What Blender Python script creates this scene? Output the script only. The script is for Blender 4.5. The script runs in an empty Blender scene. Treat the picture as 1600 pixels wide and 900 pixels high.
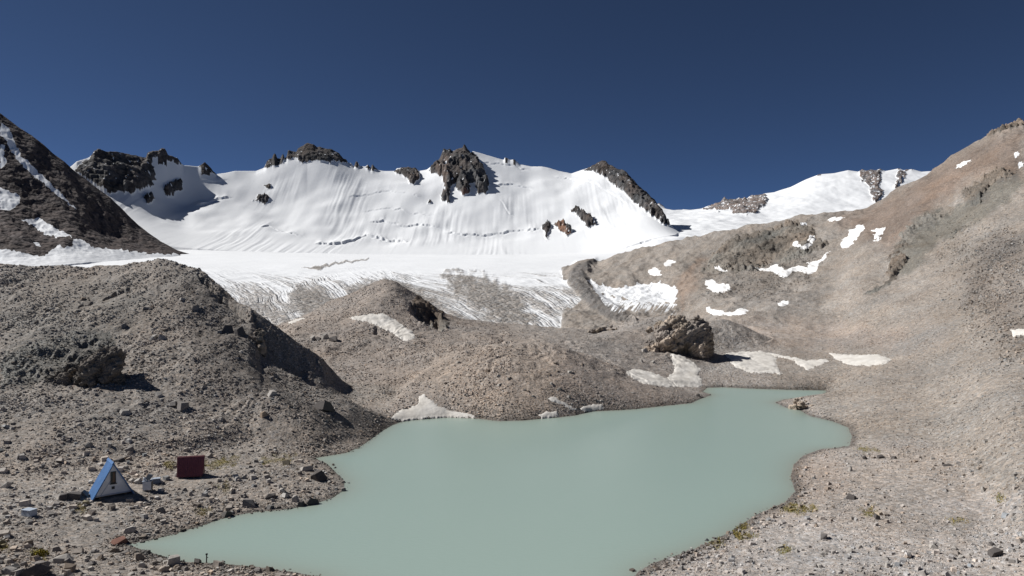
import bpy, bmesh, math, random
import numpy as np
from mathutils import Vector, Matrix

random.seed(7)
RNG = np.random.default_rng(11)
SC = bpy.context.scene
COL = SC.collection

# ------------------------------------------------------------------ survey frame
# Sight lines taken from the photograph (1600 x 900 survey units) and turned into places in metres.
F, EYE, HOR = 1081.0, 21.5, 450.0


def sight(px, py, Y):
    return ((px - 800.0) / F * Y, Y, EYE - (py - HOR) / F * Y)


# ------------------------------------------------------------------ numeric helpers
def sstep(a, b, x):
    t = np.clip((x - a) / (b - a), 0, 1)
    return t * t * (3 - 2 * t)


def _hash(ix, iy, seed):
    h = (ix.astype(np.int64) * 374761393 + iy.astype(np.int64) * 668265263 + seed * 974634777) & 0xFFFFFFFF
    h = ((h ^ (h >> 13)) * 1274126177) & 0xFFFFFFFF
    return (h ^ (h >> 16)) & 0xFFFFFFFF


def perlin(x, y, seed=0):
    ix, iy = np.floor(x), np.floor(y)
    fx, fy = x - ix, y - iy
    u = fx * fx * fx * (fx * (fx * 6 - 15) + 10)
    v = fy * fy * fy * (fy * (fy * 6 - 15) + 10)

    def g(a, b):
        ang = _hash(ix + a, iy + b, seed).astype(np.float64) * (2 * math.pi / 4294967296.0)
        return np.cos(ang) * (fx - a) + np.sin(ang) * (fy - b)
    n0 = g(0, 0) * (1 - u) + g(1, 0) * u
    n1 = g(0, 1) * (1 - u) + g(1, 1) * u
    return (n0 * (1 - v) + n1 * v) * 1.5


def fbm(x, y, seed=0, octv=4, gain=0.5):
    s, a, f = 0, 1, 1
    for o in range(octv):
        s = s + a * perlin(x * f + 13.7 * o, y * f - 7.1 * o, seed + o)
        a *= gain
        f *= 2.03
    return s


def ridged(x, y, seed=0, octv=4, gain=0.55):
    s, a, f = 0, 1, 1
    for o in range(octv):
        s = s + a * (1 - 2 * np.abs(perlin(x * f + 5.3 * o, y * f + 9.2 * o, seed + o)))
        a *= gain
        f *= 2.07
    return s


def worley(x, y, seed=0):
    ix, iy = np.floor(x), np.floor(y)
    f1 = np.full(x.shape, 9.0)
    val = np.zeros(x.shape)
    for a in (-1, 0, 1):
        for b in (-1, 0, 1):
            h = _hash(ix + a, iy + b, seed)
            cx = ix + a + (h & 0xFFFF) / 65536.0
            cy = iy + b + (h >> 16) / 65536.0
            d = (x - cx) ** 2 + (y - cy) ** 2
            m = d < f1
            f1 = np.where(m, d, f1)
            val = np.where(m, (_hash(ix + a, iy + b, seed + 77) & 0xFFFF) / 65536.0, val)
    return np.sqrt(f1), val


def pchip(x, y, xq):
    x = np.asarray(x, float)
    y = np.asarray(y, float)
    h = np.diff(x)
    d = np.diff(y) / h
    n = len(x)
    m = np.zeros(n)
    if n == 2:
        m[:] = d[0]
    else:
        for i in range(1, n - 1):
            if d[i - 1] * d[i] > 0:
                w1, w2 = 2 * h[i] + h[i - 1], h[i] + 2 * h[i - 1]
                m[i] = (w1 + w2) / (w1 / d[i - 1] + w2 / d[i])
        m[0], m[-1] = d[0], d[-1]
    k = np.clip(np.searchsorted(x, xq) - 1, 0, n - 2)
    t = (xq - x[k]) / h[k]
    t2, t3 = t * t, t * t * t
    return ((2 * t3 - 3 * t2 + 1) * y[k] + (t3 - 2 * t2 + t) * h[k] * m[k] + (-2 * t3 + 3 * t2) * y[k + 1] + (t3 - t2) * h[k] * m[k + 1])


def poly_sd(px, py, poly):
    """signed distance to a closed outline, positive inside"""
    P = np.asarray(poly, float)
    d = np.full(px.shape, 1e18)
    ins = np.zeros(px.shape, bool)
    n = len(P)
    for i in range(n):
        ax, ay = P[i]
        bx, by = P[(i + 1) % n]
        ex, ey = bx - ax, by - ay
        L = ex * ex + ey * ey + 1e-12
        t = np.clip(((px - ax) * ex + (py - ay) * ey) / L, 0, 1)
        d = np.minimum(d, (px - ax - t * ex) ** 2 + (py - ay - t * ey) ** 2)
        if ay != by:
            c = ((ay > py) != (by > py)) & (px < (bx - ax) * (py - ay) / (by - ay) + ax)
            ins ^= c
    d = np.sqrt(d)
    return np.where(ins, d, -d)


# ------------------------------------------------------------------ terrain lattice: bearings x distances
bear = np.concatenate([np.linspace(-760, -80, 60, endpoint=False), np.arange(-80, 1680, 1.25), np.linspace(1680, 2360, 60)])
rows = np.concatenate([np.geomspace(9, 45, 45, endpoint=False), np.geomspace(45, 330, 900, endpoint=False),
                       np.geomspace(330, 700, 380, endpoint=False), np.geomspace(700, 1000, 150, endpoint=False),
                       np.geomspace(1000, 1500, 340, endpoint=False), np.geomspace(1500, 2700, 130)])
NC, NR = len(bear), len(rows)
U = (bear - 800.0) / F


class Layer:
    def __init__(s, name, knots, rough=(), back=0.5, backr=8.0, pre=0.8, lo=None, hi=None, tower=None):
        Yk, Zk = [], []
        for i, k in enumerate(knots):
            k = np.asarray(k, float)
            if i in rough or len(k) < 3:
                py, Y = np.interp(bear, k[:, 0], k[:, 1]), np.interp(bear, k[:, 0], k[:, 2])
            else:
                q = np.clip(bear, k[0, 0], k[-1, 0])
                py, Y = pchip(k[:, 0], k[:, 1], q), pchip(k[:, 0], k[:, 2], q)
            Yk.append(Y)
            Zk.append(EYE - (py - HOR) / F * Y)
        Yk, Zk = np.array(Yk), np.array(Zk)
        for i in range(1, len(Yk)):
            Yk[i] = np.maximum(Yk[i], Yk[i - 1] + 1.0)
        s.crestY = Yk[-1]
        tow = None
        if tower:
            # rock teeth of the skyline belong to the crest only, the slope below follows the smoothed line
            hw, reach = tower
            zc = Zk[-1]
            w_ = np.exp(-((bear[:, None] - bear[None, :]) / hw) ** 2) * np.gradient(bear)[None, :]
            smooth = (w_ @ zc) / w_.sum(1)
            tow = zc - smooth
            Zk[-1] = smooth
        z = np.empty((NR, NC))
        for c in range(NC):
            yk, zk = Yk[:, c], Zk[:, c]
            v = pchip(yk, zk, np.clip(rows, yk[0], yk[-1]))
            v = np.where(rows < yk[0], zk[0] - pre * (yk[0] - rows), v)
            d = np.maximum(rows - yk[-1], 0)
            v = v - back * d * d / (d + backr)
            if tow is not None:
                dd = np.abs(rows - yk[-1])
                v = v + tow[c] * np.where(rows < yk[-1], np.exp(-(dd / reach) ** 2), np.exp(-(dd / 14.0) ** 2))
            z[:, c] = v
        if lo is not None:
            z -= np.maximum(lo - bear, 0)[None, :] / F * rows[:, None] * 0.9
        if hi is not None:
            z -= np.maximum(bear - hi, 0)[None, :] / F * rows[:, None] * 0.9
        s.name, s.z, s.tow = name, z, tow


def xy(list_, Y):
    return [(a, b, Y) for a, b in list_]


def with_Y(sil, ys):
    """outline points with distances interpolated along it"""
    ys = np.asarray(ys, float)
    return [(a, b, float(np.interp(a, ys[:, 0], ys[:, 1]))) for a, b in sil]


# lake outline (where the water meets the stones), and the same in metres
LAKE_PX = [(198, 851), (230, 845), (260, 838), (290, 829), (320, 820), (345, 811), (370, 805), (400, 800), (440, 797), (465, 793), (490, 788), (520, 778), (537, 766), (539, 752), (525, 738), (510, 724), (492, 716), (515, 712), (540, 708), (560, 700),
           (575, 690), (600, 672), (612, 665), (625, 660), (640, 657), (700, 652), (745, 654), (780, 658), (820, 657), (850, 654), (875, 652), (900, 649), (925, 643), (985, 640), (1040, 634), (1080, 630),
           (1093, 624), (1112, 617), (1098, 612), (1105, 606), (1130, 605), (1170, 607), (1230, 609), (1290, 610), (1292, 616), (1270, 621), (1225, 624), (1211, 629), (1228, 637), (1250, 641), (1265, 650),
           (1300, 658), (1325, 668), (1331, 682), (1327, 697), (1305, 700), (1282, 702), (1255, 712), (1240, 726), (1235, 745), (1242, 768), (1226, 785), (1180, 805), (1140, 832), (1080, 860),
           (1020, 880), (997, 893), (985, 912), (960, 935), (900, 960), (800, 985), (690, 975), (600, 948), (540, 922), (490, 900), (450, 893), (400, 886), (350, 881), (290, 878), (250, 868), (222, 859)]
LAKE = [sight(a, b, EYE * F / (b - HOR))[:2] for a, b in LAKE_PX]

# ---- skylines traced from the photograph
SIL_MAIN = [(60, 290), (112, 259), (120, 252), (137, 247), (143, 243), (147, 236), (153, 234), (167, 237), (180, 237), (200, 241), (217, 245), (228, 248), (230, 240), (233, 237), (247, 236), (252, 232), (258, 233), (263, 243), (277, 247), (283, 255), (287, 258), (310, 260), (320, 254), (327, 260), (333, 267), (338, 272), (353, 270), (367, 267), (400, 267),
            (413, 262), (417, 252), (421, 249), (425, 248), (428, 240), (431, 241), (433, 248), (438, 248), (442, 240), (445, 247), (448, 245), (450, 235), (463, 238), (466, 232), (472, 229), (480, 224), (490, 226), (495, 230), (500, 229), (507, 233), (517, 233), (530, 240), (536, 248), (540, 248), (544, 254), (549, 255), (553, 261), (556, 252), (559, 253), (562, 259), (571, 260), (575, 257), (579, 263), (582, 256), (586, 262), (592, 266), (600, 267), (617, 267), (620, 263), (629, 262), (637, 261), (644, 263), (649, 262), (655, 267), (667, 265), (672, 261), (677, 257), (683, 252), (687, 248), (690, 240), (693, 232), (698, 234), (703, 233), (707, 238), (713, 235), (718, 234), (722, 233), (725, 227), (728, 229), (731, 234), (735, 240), (739, 236), (743, 237), (750, 239), (760, 242), (777, 247), (787, 250), (789, 246), (793, 247), (797, 250), (804, 249), (813, 257), (830, 260), (847, 260), (857, 262), (873, 267), (893, 271), (910, 265), (917, 263), (930, 257), (933, 254), (940, 251), (947, 252), (952, 258), (960, 261), (967, 265), (974, 266), (980, 270), (985, 277), (990, 282), (1000, 293), (1007, 298), (1013, 303), (1023, 313), (1028, 321), (1033, 327), (1038, 336), (1045, 350), (1060, 362), (1100, 385)]
SIL_FAR = [(940, 345), (1000, 328), (1030, 317), (1037, 322), (1040, 326), (1055, 331), (1068, 327), (1080, 328), (1096, 326), (1105, 322), (1116, 320), (1125, 318), (1129, 311), (1132, 307), (1135, 311), (1140, 315), (1152, 311), (1160, 314), (1168, 309), (1175, 304), (1184, 306), (1195, 302), (1210, 300), (1235, 292), (1260, 280), (1280, 272), (1305, 270), (1325, 266), (1341, 268), (1348, 264), (1353, 268), (1360, 265), (1368, 266), (1375, 263), (1383, 267), (1395, 265), (1405, 263), (1412, 266), (1425, 264), (1440, 268), (1452, 267), (1520, 266), (1640, 280)]
SIL_LEFT = [(-760, -190), (-400, -80), (-200, 40), (-60, 130), (0, 177), (20, 192), (33, 202), (50, 212), (67, 226), (83, 240), (100, 252), (112, 263), (123, 272), (140, 285), (157, 298), (173, 309), (187, 323), (200, 337), (217, 353), (233, 365), (250, 377), (267, 386), (277, 391), (300, 398), (330, 420)]
SIL_RIGHT = [(880, 420), (900, 413), (917, 407), (933, 408), (967, 400), (1000, 390), (1025, 385), (1047, 378), (1075, 373), (1100, 370), (1140, 363), (1165, 357), (1200, 350), (1225, 345), (1250, 339), (1275, 338), (1300, 335), (1325, 331), (1350, 326), (1370, 317), (1400, 298), (1430, 282), (1452, 270), (1480, 251), (1500, 237), (1530, 220), (1545, 212), (1556, 206), (1566, 199), (1585, 195), (1600, 191), (1700, 150), (1900, 60), (2360, -80)]
SIL_HILL = [(-760, 440), (-400, 400), (-150, 412), (0, 415), (30, 417), (60, 420), (100, 421), (130, 420), (155, 418), (180, 415), (215, 411), (250, 409), (272, 411), (295, 416), (320, 430), (350, 458), (370, 474), (400, 490), (430, 508), (450, 523), (475, 544), (500, 563), (525, 590), (545, 606), (580, 636), (610, 660), (640, 690)]
SIL_CONE = [(380, 540), (430, 508), (455, 499), (480, 490), (500, 480), (520, 470), (540, 462), (560, 454), (575, 447), (592, 441), (605, 438), (618, 440), (628, 444), (645, 455), (660, 465), (680, 479), (700, 491), (720, 498), (740, 501), (770, 504), (800, 507), (830, 510), (860, 512), (900, 515), (925, 517), (940, 514), (960, 511), (1000, 499), (1040, 497), (1080, 500), (1120, 500), (1180, 520), (1260, 570)]

layers = []
# foreground floor (built from the distance to the lake)
X = U[None, :] * rows[:, None]
Yg = np.repeat(rows[:, None], NC, 1)
lake_sd = np.full(X.shape, -60.0)
reg = (Yg < 190) & (np.abs(X) < 140)
lake_sd[reg] = poly_sd(X[reg], Yg[reg], LAKE)
shore = np.maximum(-lake_sd, 0)
zfloor = 4.5 * (1 - np.exp(-shore * 0.095 / 4.5)) - 0.02 * np.maximum(Yg - 130, 0)
zfloor += 1.6 * np.exp(-((X + 42) / 13) ** 2 - ((Yg - 43) / 9.0) ** 2)

L_hill = Layer('hill', [
    [(-760, 760, 70), (-200, 740, 74), (0, 722, 76), (150, 706, 80), (300, 692, 86), (400, 676, 92), (480, 682, 92), (560, 678, 98), (640, 672, 104)],
    [(-760, 650, 92), (0, 610, 98), (150, 610, 98), (300, 600, 101), (400, 616, 100), (480, 640, 98), (560, 660, 101), (640, 674, 107)],
    [(-760, 520, 122), (0, 500, 122), (150, 495, 124), (300, 500, 122), (350, 522, 119), (388, 545, 116), (410, 588, 110), (450, 617, 106), (500, 634, 103), (545, 646, 102), (580, 656, 104), (640, 682, 108)],
    with_Y([q for q in SIL_HILL if q[0] < 390] + [(392, 485), (399, 515), (406, 560), (430, 576), (450, 591), (480, 608), (500, 615), (530, 623), (545, 627), (580, 642), (610, 660), (640, 690)],
           [(-760, 150), (150, 150), (300, 143), (350, 137), (392, 129), (406, 119), (430, 116.5), (450, 115), (480, 112), (500, 110), (530, 108), (545, 107.5), (580, 108), (610, 110), (640, 112)])],
    rough=(2, 3), back=0.6, backr=5, hi=640)
L_back = Layer('back', [
    [(380, 580, 119.5), (400, 580, 119.5), (450, 612, 119), (500, 632, 118), (545, 640, 118), (600, 655, 118)],
    with_Y([(380, 482), (392, 487), (400, 490), (430, 508), (450, 523), (475, 544), (500, 563), (525, 590), (545, 606), (570, 632), (600, 660)], [(380, 129), (400, 128), (450, 128), (500, 130), (545, 131), (600, 126)])],
    back=0.6, backr=6, lo=392, hi=580)
L_cone = Layer('cone', [
    [(380, 640, 130), (470, 625, 130), (560, 625, 127), (640, 625, 127), (720, 600, 137), (800, 570, 152), (900, 572, 152), (1000, 602, 146), (1100, 602, 150), (1260, 606, 146)],
    [(380, 590, 160), (470, 560, 160), (560, 566, 158), (640, 560, 160), (720, 545, 165), (800, 536, 172), (900, 542, 172), (1000, 560, 166), (1100, 568, 168), (1260, 585, 165)],
    [(380, 560, 190), (470, 520, 190), (560, 520, 185), (640, 525, 185), (720, 520, 195), (800, 523, 195), (900, 527, 195), (1000, 530, 190), (1100, 548, 184), (1260, 572, 185)],
    with_Y(SIL_CONE, [(380, 225), (600, 228), (700, 228), (800, 225), (1000, 212), (1100, 204), (1260, 200)])],
    back=0.45, backr=12, lo=380, hi=1260)
L_dome = Layer('dome', [
    [(610, 662, 110), (700, 655, 112.5), (800, 659, 110), (900, 651, 115), (1000, 639, 122), (1100, 630, 128)],
    [(610, 650, 114), (700, 620, 120), (800, 598, 123), (900, 602, 125), (1000, 618, 127), (1100, 629, 130)],
    [(610, 640, 120), (640, 606, 127), (680, 575, 136), (720, 554, 140), (760, 542, 143), (800, 538, 144), (850, 541, 145), (900, 553, 144), (950, 573, 142), (1000, 594, 138), (1050, 611, 135), (1100, 628, 133)]],
    back=0.28, backr=12, lo=610, hi=1100)
L_slope = Layer('slope', [
    [(860, 530, 280), (930, 515, 280), (1000, 512, 270), (1060, 530, 240), (1150, 598, 154), (1220, 613, 142), (1260, 632, 126), (1300, 655, 112), (1345, 690, 96), (1450, 716, 86), (1600, 800, 57), (1800, 1000, 40), (2360, 1250, 26)],
    [(860, 508, 305), (930, 500, 308), (1000, 498, 302), (1060, 498, 290), (1150, 552, 190), (1220, 562, 178), (1260, 576, 163), (1300, 588, 150), (1345, 600, 134), (1450, 606, 119), (1600, 650, 80), (1800, 700, 66), (2360, 750, 46)],
    [(860, 490, 335), (930, 480, 345), (1000, 477, 340), (1060, 484, 322), (1150, 505, 240), (1300, 526, 202), (1345, 532, 186), (1450, 540, 152), (1600, 540, 120), (1800, 520, 105), (2360, 500, 85)],
    [(860, 460, 400), (930, 456, 400), (1000, 446, 400), (1060, 450, 368), (1150, 470, 300), (1300, 466, 252), (1345, 460, 235), (1450, 468, 196), (1600, 440, 165), (1800, 380, 160), (2360, 280, 150)],
    [(860, 440, 450), (930, 432, 450), (1000, 416, 442), (1060, 412, 420), (1150, 420, 370), (1300, 402, 330), (1345, 392, 312), (1450, 378, 270), (1600, 335, 234), (1800, 250, 232), (2360, 120, 230)],
    with_Y(SIL_RIGHT, [(880, 520), (930, 512), (1000, 490), (1150, 455), (1300, 420), (1450, 400), (1600, 380), (2360, 390)])],
    rough=(5,), back=0.5, backr=10, lo=880, pre=0.35)
L_ice = Layer('ice', [
    [(-760, 470, 330), (300, 505, 285), (450, 518, 285), (600, 524, 285), (800, 526, 282), (960, 530, 285), (1120, 560, 290)],
    [(-760, 440, 450), (0, 440, 430), (300, 466, 350), (450, 492, 318), (600, 486, 335), (800, 492, 328), (900, 498, 322), (1000, 515, 315), (1120, 540, 320)],
    [(-760, 425, 560), (0, 420, 540), (300, 428, 470), (450, 443, 430), (600, 437, 445), (800, 446, 420), (900, 450, 412), (1000, 470, 400), (1120, 490, 400)],
    [(-760, 405, 700), (0, 405, 690), (300, 406, 690), (450, 408, 650), (600, 411, 620), (800, 413, 600), (900, 414, 590), (1000, 425, 580), (1120, 430, 600)],
    [(-760, 390, 1000), (0, 394, 980), (300, 391, 1020), (450, 395, 1050), (600, 398, 1080), (800, 398, 1080), (900, 396, 1060), (1000, 385, 1000), (1120, 372, 1000)]],
    back=-0.02, backr=20, hi=1120)
L_wall = Layer('wall', [
    [(60, 385, 960), (200, 380, 1000), (300, 388, 1030), (450, 395, 1050), (600, 398, 1080), (800, 398, 1080), (900, 396, 1060), (1000, 386, 1000), (1060, 378, 980), (1100, 384, 985)],
    [(60, 360, 1010), (200, 350, 1090), (300, 366, 1110), (450, 375, 1130), (600, 380, 1150), (800, 376, 1150), (900, 370, 1130), (1000, 366, 1050), (1060, 370, 1010), (1100, 383, 1000)],
    [(60, 320, 1080), (200, 300, 1180), (300, 320, 1260), (450, 320, 1280), (600, 326, 1280), (800, 315, 1285), (900, 315, 1260), (1000, 325, 1170), (1060, 365, 1060), (1100, 382, 1020)],
    with_Y(SIL_MAIN, [(60, 1150), (120, 1180), (228, 1275), (330, 1345), (480, 1420), (700, 1430), (800, 1420), (900, 1400), (950, 1350), (1000, 1260), (1050, 1120), (1100, 1060)])],
    rough=(3,), back=0.75, backr=6, lo=60, hi=1100, tower=(22, 14))
L_far = Layer('far', [
    [(940, 400, 1000), (1060, 372, 960), (1160, 376, 960), (1640, 400, 900)],
    [(940, 370, 1400), (1060, 348, 1400), (1200, 345, 1500), (1400, 330, 1650), (1640, 330, 1600)],
    with_Y(SIL_FAR, [(940, 2100), (1250, 2200), (1640, 2250)])],
    rough=(2,), back=0.6, backr=10, lo=940, hi=1640, tower=(22, 30))
L_left = Layer('left', [
    [(-760, 430, 470), (-200, 412, 530), (0, 406, 560), (70, 403, 590), (110, 398, 620), (180, 395, 690), (270, 397, 790), (330, 425, 850)],
    [(-760, 250, 640), (-200, 300, 660), (0, 320, 690), (70, 345, 700), (110, 350, 720), (180, 375, 770), (270, 394, 815), (330, 423, 860)],
    with_Y(SIL_LEFT, [(-760, 860), (0, 850), (150, 860), (277, 850), (330, 870)])],
    rough=(2,), back=0.7, backr=6, hi=330, pre=0.25)
LAYERS = [L_hill, L_cone, L_dome, L_slope, L_ice, L_wall, L_far, L_left, L_back]

# blend: gentle for the moraine, crisp for the mountains
shoreK = 1 - np.exp(-shore / 2.6)
stack = [zfloor] + [L.z for L in LAYERS]
lid = np.zeros(X.shape, np.int8)
best = zfloor.copy()
Z = zfloor.copy()
for i, L in enumerate(LAYERS):
    z = np.maximum(L.z, -40)
    lid = np.where(z > best, i + 1, lid)
    best = np.maximum(best, z)
    k = 1.6 if L in (L_hill, L_cone, L_dome, L_slope) else 0.5
    Z = 0.5 * (Z + z + np.sqrt((Z - z) ** 2 + k * k)) - np.where(np.abs(Z - z) > 15, 0, 0)
FLOOR, HILL, CONE, DOME, SLOPE, ICE, WALL, FAR, LEFT = range(9)
lid[lid == 9] = HILL
NEAR = (lid <= SLOPE)

# the lake basin: stones come down to the water all round, the bed sinks below it
Zs = np.where(Yg < 200, np.maximum(Z, 0.02) * shoreK + 0.02 * np.minimum(shore, 3), Z)


def project(Zv):
    PYv = HOR + (EYE - Zv) / Yg * F
    prev = np.minimum.accumulate(PYv, 0)
    vis_ = np.ones(Zv.shape, bool)
    vis_[1:] = PYv[1:] <= prev[:-1] + 0.6
    return PYv, vis_


PX = np.repeat(bear[None, :], NR, 0)
PY, vis = project(Zs)


def in_view(poly, pad):
    P = np.asarray(poly, float)
    return vis & (PX > P[:, 0].min() - pad) & (PX < P[:, 0].max() + pad) & (PY > P[:, 1].min() - pad) & (PY < P[:, 1].max() + pad)


def region(poly, pad=12, ids=None, warp=0.0, wl=6.0, seed=3):
    """places on the ground that lie inside a traced outline: (mask, signed distance)"""
    m = in_view(poly, pad)
    if ids is not None:
        m &= np.isin(lid, ids)
    a, b = PX[m], PY[m]
    if warp:
        a = a + warp * fbm(PX[m] / wl, PY[m] / wl, seed, 3)
        b = b + warp * fbm(PX[m] / wl + 50, PY[m] / wl + 50, seed + 9, 3)
    return m, poly_sd(a, b, poly)


def soft(poly, width, pad=None, ids=None, warp=0.0, wl=6.0, seed=3):
    m, d = region(poly, pad or width + 4, ids, warp, wl, seed)
    out = np.zeros(X.shape)
    out[m] = sstep(-width, width, d)
    return out


# ------------------------------------------------------------------ landforms inside the moraine
def carve(poly, depth, edge, ids):
    global Zs
    m, d = region(poly, 30, ids, 3.0, 14)
    Zs[m] -= depth * sstep(0, edge, d)


carve([(300, 425), (325, 440), (350, 465), (380, 487), (400, 503), (392, 508), (350, 480), (318, 450)], 1.3, 6, [HILL])
carve([(110, 575), (140, 560), (170, 545), (196, 552), (192, 578), (160, 592), (120, 602), (70, 606)], 2.2, 10, [HILL])
carve([(158, 468), (178, 457), (205, 446), (207, 450), (186, 463), (164, 471)], 1.0, 3, [HILL])
carve([(120, 482), (150, 470), (152, 474), (124, 486)], 0.7, 3, [HILL])
carve([(565, 505), (590, 508), (622, 528), (612, 536), (585, 528)], 2.0, 7, [CONE])
carve([(640, 470), (680, 486), (700, 512), (690, 522), (655, 505), (640, 490)], 3.0, 8, [CONE])
PY, vis = project(Zs)

# broken ground
n1 = fbm(X / 17, Yg / 17, 5, 4)
n2 = fbm(X / 3.1, Yg / 3.1, 15, 4)
amp = np.where(NEAR & (Yg < 420), 1.0, 0.0) * sstep(0, 6, shore)
hillw = sstep(-0.5, 4.0, np.maximum.reduce([L_hill.z, L_cone.z, L_dome.z, L_back.z]) - zfloor) * sstep(4, 14, shore)
Zs += amp * (n1 * (0.35 + 0.4 * hillw) * sstep(0, 18, shore) + n2 * (0.11 + 0.09 * hillw))
gul = ridged(X / 9 + n1, Yg / 30, 31, 3)
Zs += np.where(NEAR & (Yg < 200), 0.3 * gul * hillw, 0)
sl_far = np.where(lid == SLOPE, sstep(150, 300, Yg), 0)
Zs += sl_far * (2.2 * fbm(X / 40, Yg / 40, 41, 5) + 0.9 * ridged(X / 14, Yg / 30, 44, 3))

rock = np.zeros(X.shape)
crest_d = {WALL: L_wall.crestY[None, :] - Yg, FAR: L_far.crestY[None, :] - Yg}


def rocks(poly, ids, raise_=7.0, rough=5.0, scale=10.0, width=3.0, warp=3.0, gap=0.0, wl=7.0, blocky=0.12, ledge=0.0):
    """bare rock standing out of the snow or scree inside an outline"""
    global Zs, rock
    m, d = region(poly, 10, ids, warp, wl, 23)
    x, y = X[m], Yg[m]
    if gap:
        d = d - gap * (0.4 + fbm(x / scale * 0.7, y / scale * 0.5, 61, 3)) * 10
    k = sstep(-1.0, width, d)
    cd = np.full(x.shape, 99.0)
    for lay in crest_d:
        cd = np.where(lid[m] == lay, crest_d[lay][m], cd)
    damp = sstep(-2, 40, cd)
    f1, val = worley(x / scale * 1.2 + fbm(x / scale, y / scale, 5, 2) * 0.7, y / scale + fbm(x / scale + 9, y / scale, 6, 2) * 0.7, 17)
    r = rough * (0.6 * ridged((x + 0.5 * y) / scale, (y - 0.3 * x) / (scale * 1.3), 33, 4 if scale > 12 else 3, 0.5) + blocky * (val - 0.5))
    Zs[m] += k * (raise_ * damp + r * (0.25 + 0.75 * damp))
    h_ = ledge if ledge else scale * 0.6
    zz = (Zs[m] + 0.22 * x + 0.35 * h_ * fbm(x / h_ / 3, y / h_ / 3, 37, 3)) / h_
    fr = zz - np.floor(zz)
    Zs[m] += k * 0.65 * h_ * (sstep(0.2, 0.8, fr) - fr) * (0.3 + 0.7 * damp)
    rock[m] = np.maximum(rock[m], sstep(-0.8, 0.8, d))


W = [WALL]
rocks([(116, 268), (125, 258), (140, 246), (147, 230), (200, 236), (229, 246), (240, 262), (243, 276), (238, 290), (226, 299), (205, 306), (180, 304), (160, 306), (140, 290)], W, 8, 9, 34, 3, 3.5, 0.08, 7, 0.12, 10)
rocks([(256, 296), (268, 287), (285, 282), (284, 298), (270, 306), (258, 304)], W, 7, 6, 9)
rocks([(225, 309), (240, 305), (243, 314), (228, 319)], W, 5, 5, 8)
rocks([(226, 250), (230, 230), (254, 226), (264, 240), (284, 252), (284, 258), (262, 252), (252, 245), (238, 247)], W, 8, 8, 12, 1.5, 1.5)
rocks([(310, 261), (320, 248), (328, 257), (339, 273), (328, 270)], W, 4, 5, 8, 1.5, 1)
rocks([(411, 263), (417, 248), (428, 234), (443, 236), (450, 230), (480, 219), (502, 224), (532, 236), (549, 254), (535, 254), (520, 251), (517, 255), (505, 253), (495, 250), (480, 253), (472, 254), (460, 248), (447, 248), (437, 258), (420, 262)], W, 4, 6, 18, 2, 3, 0, 7, 0.12, 7)
rocks([(553, 261), (556, 248), (561, 259)], W, 2, 2, 5, 1, 0.5)
rocks([(570, 262), (582, 252), (590, 265), (580, 264)], W, 2, 2, 5, 1, 0.5)
rocks([(615, 268), (637, 256), (650, 262), (656, 273), (654, 282), (645, 294), (640, 290), (635, 279), (622, 273)], W, 7, 6, 9, 2, 2)
rocks([(670, 270), (676, 255), (686, 244), (692, 226), (726, 222), (738, 236), (747, 254), (758, 270), (763, 290), (761, 305), (746, 306), (742, 292), (735, 290), (733, 305), (726, 313), (718, 304), (712, 296), (715, 286), (705, 291), (703, 302), (703, 322), (690, 313), (687, 303), (695, 300), (692, 281), (680, 273)], W, 9, 13, 26, 5, 3.0, 0.06, 7, 0.12, 9)
rocks([(668, 319), (672, 311), (674, 318)], W, 3, 2, 5, 1, 0.5)
rocks([(911, 266), (930, 254), (947, 247), (968, 262), (982, 268), (1002, 291), (1025, 311), (1042, 340), (1046, 352), (1034, 350), (1012, 331), (992, 316), (979, 304), (968, 300), (955, 288), (938, 275)], W, 6, 8, 24, 3, 3, 0.05, 7, 0.12, 8)
rocks([(866, 347), (880, 346), (893, 356), (889, 367), (874, 358)], W, 7, 6, 8)
rocks([(890, 328), (906, 329), (926, 341), (930, 352), (918, 356), (908, 340)], W, 7, 6, 8)
rocks([(848, 352), (857, 340), (861, 350), (854, 374)], W, 4, 4, 7, 2, 3)
rocks([(396, 313), (410, 304), (423, 309), (415, 316)], W, 5, 4, 7)
rocks([(414, 291), (424, 287), (422, 298)], W, 4, 3, 6)
rocks([(1098, 326), (1130, 304), (1165, 308), (1198, 299), (1200, 318), (1182, 336), (1160, 336), (1140, 330)], [FAR], 2, 5, 36, 2, 3, 0.5, 7, 0.12, 12)
rocks([(1340, 272), (1346, 262), (1380, 260), (1376, 285), (1382, 303), (1366, 322), (1357, 295)], [FAR], 2, 5, 36, 2, 4, 0.35, 7, 0.12, 12)
rocks([(1404, 266), (1421, 262), (1412, 285), (1396, 305)], [FAR], 2, 5, 36, 2, 4, 0.35, 7, 0.12, 12)
# cliffs on the brown spur and the right-hand slope
rocks([(1095, 420), (1120, 396), (1150, 372), (1190, 358), (1240, 346), (1270, 352), (1275, 372), (1295, 388), (1270, 402), (1235, 412), (1200, 412), (1180, 432), (1150, 430), (1110, 428)], [SLOPE], 0.0, 3.0, 9, 7, 5, 0.2, 7, 0.2, 2.6)
rocks([(1500, 300), (1530, 278), (1555, 262), (1590, 268), (1580, 284), (1550, 292), (1530, 318), (1510, 320)], [SLOPE], 0.2, 2.2, 4.5, 6, 6, 0.3)
rocks([(1385, 428), (1392, 412), (1404, 402), (1416, 402), (1417, 413), (1400, 428), (1388, 437)], [SLOPE], 0.5, 2.0, 3, 4, 3)
rocks([(1538, 212), (1556, 200), (1600, 184), (1600, 205), (1570, 212), (1550, 220)], [SLOPE], 0.0, 2.4, 6, 4, 4, 0.3)
rocks([(1430, 350), (1460, 330), (1480, 322), (1500, 326), (1470, 345), (1440, 362), (1405, 398), (1390, 410), (1400, 385)], [SLOPE], 0.0, 1.1, 3.5, 8, 6, 0.4)
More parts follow.
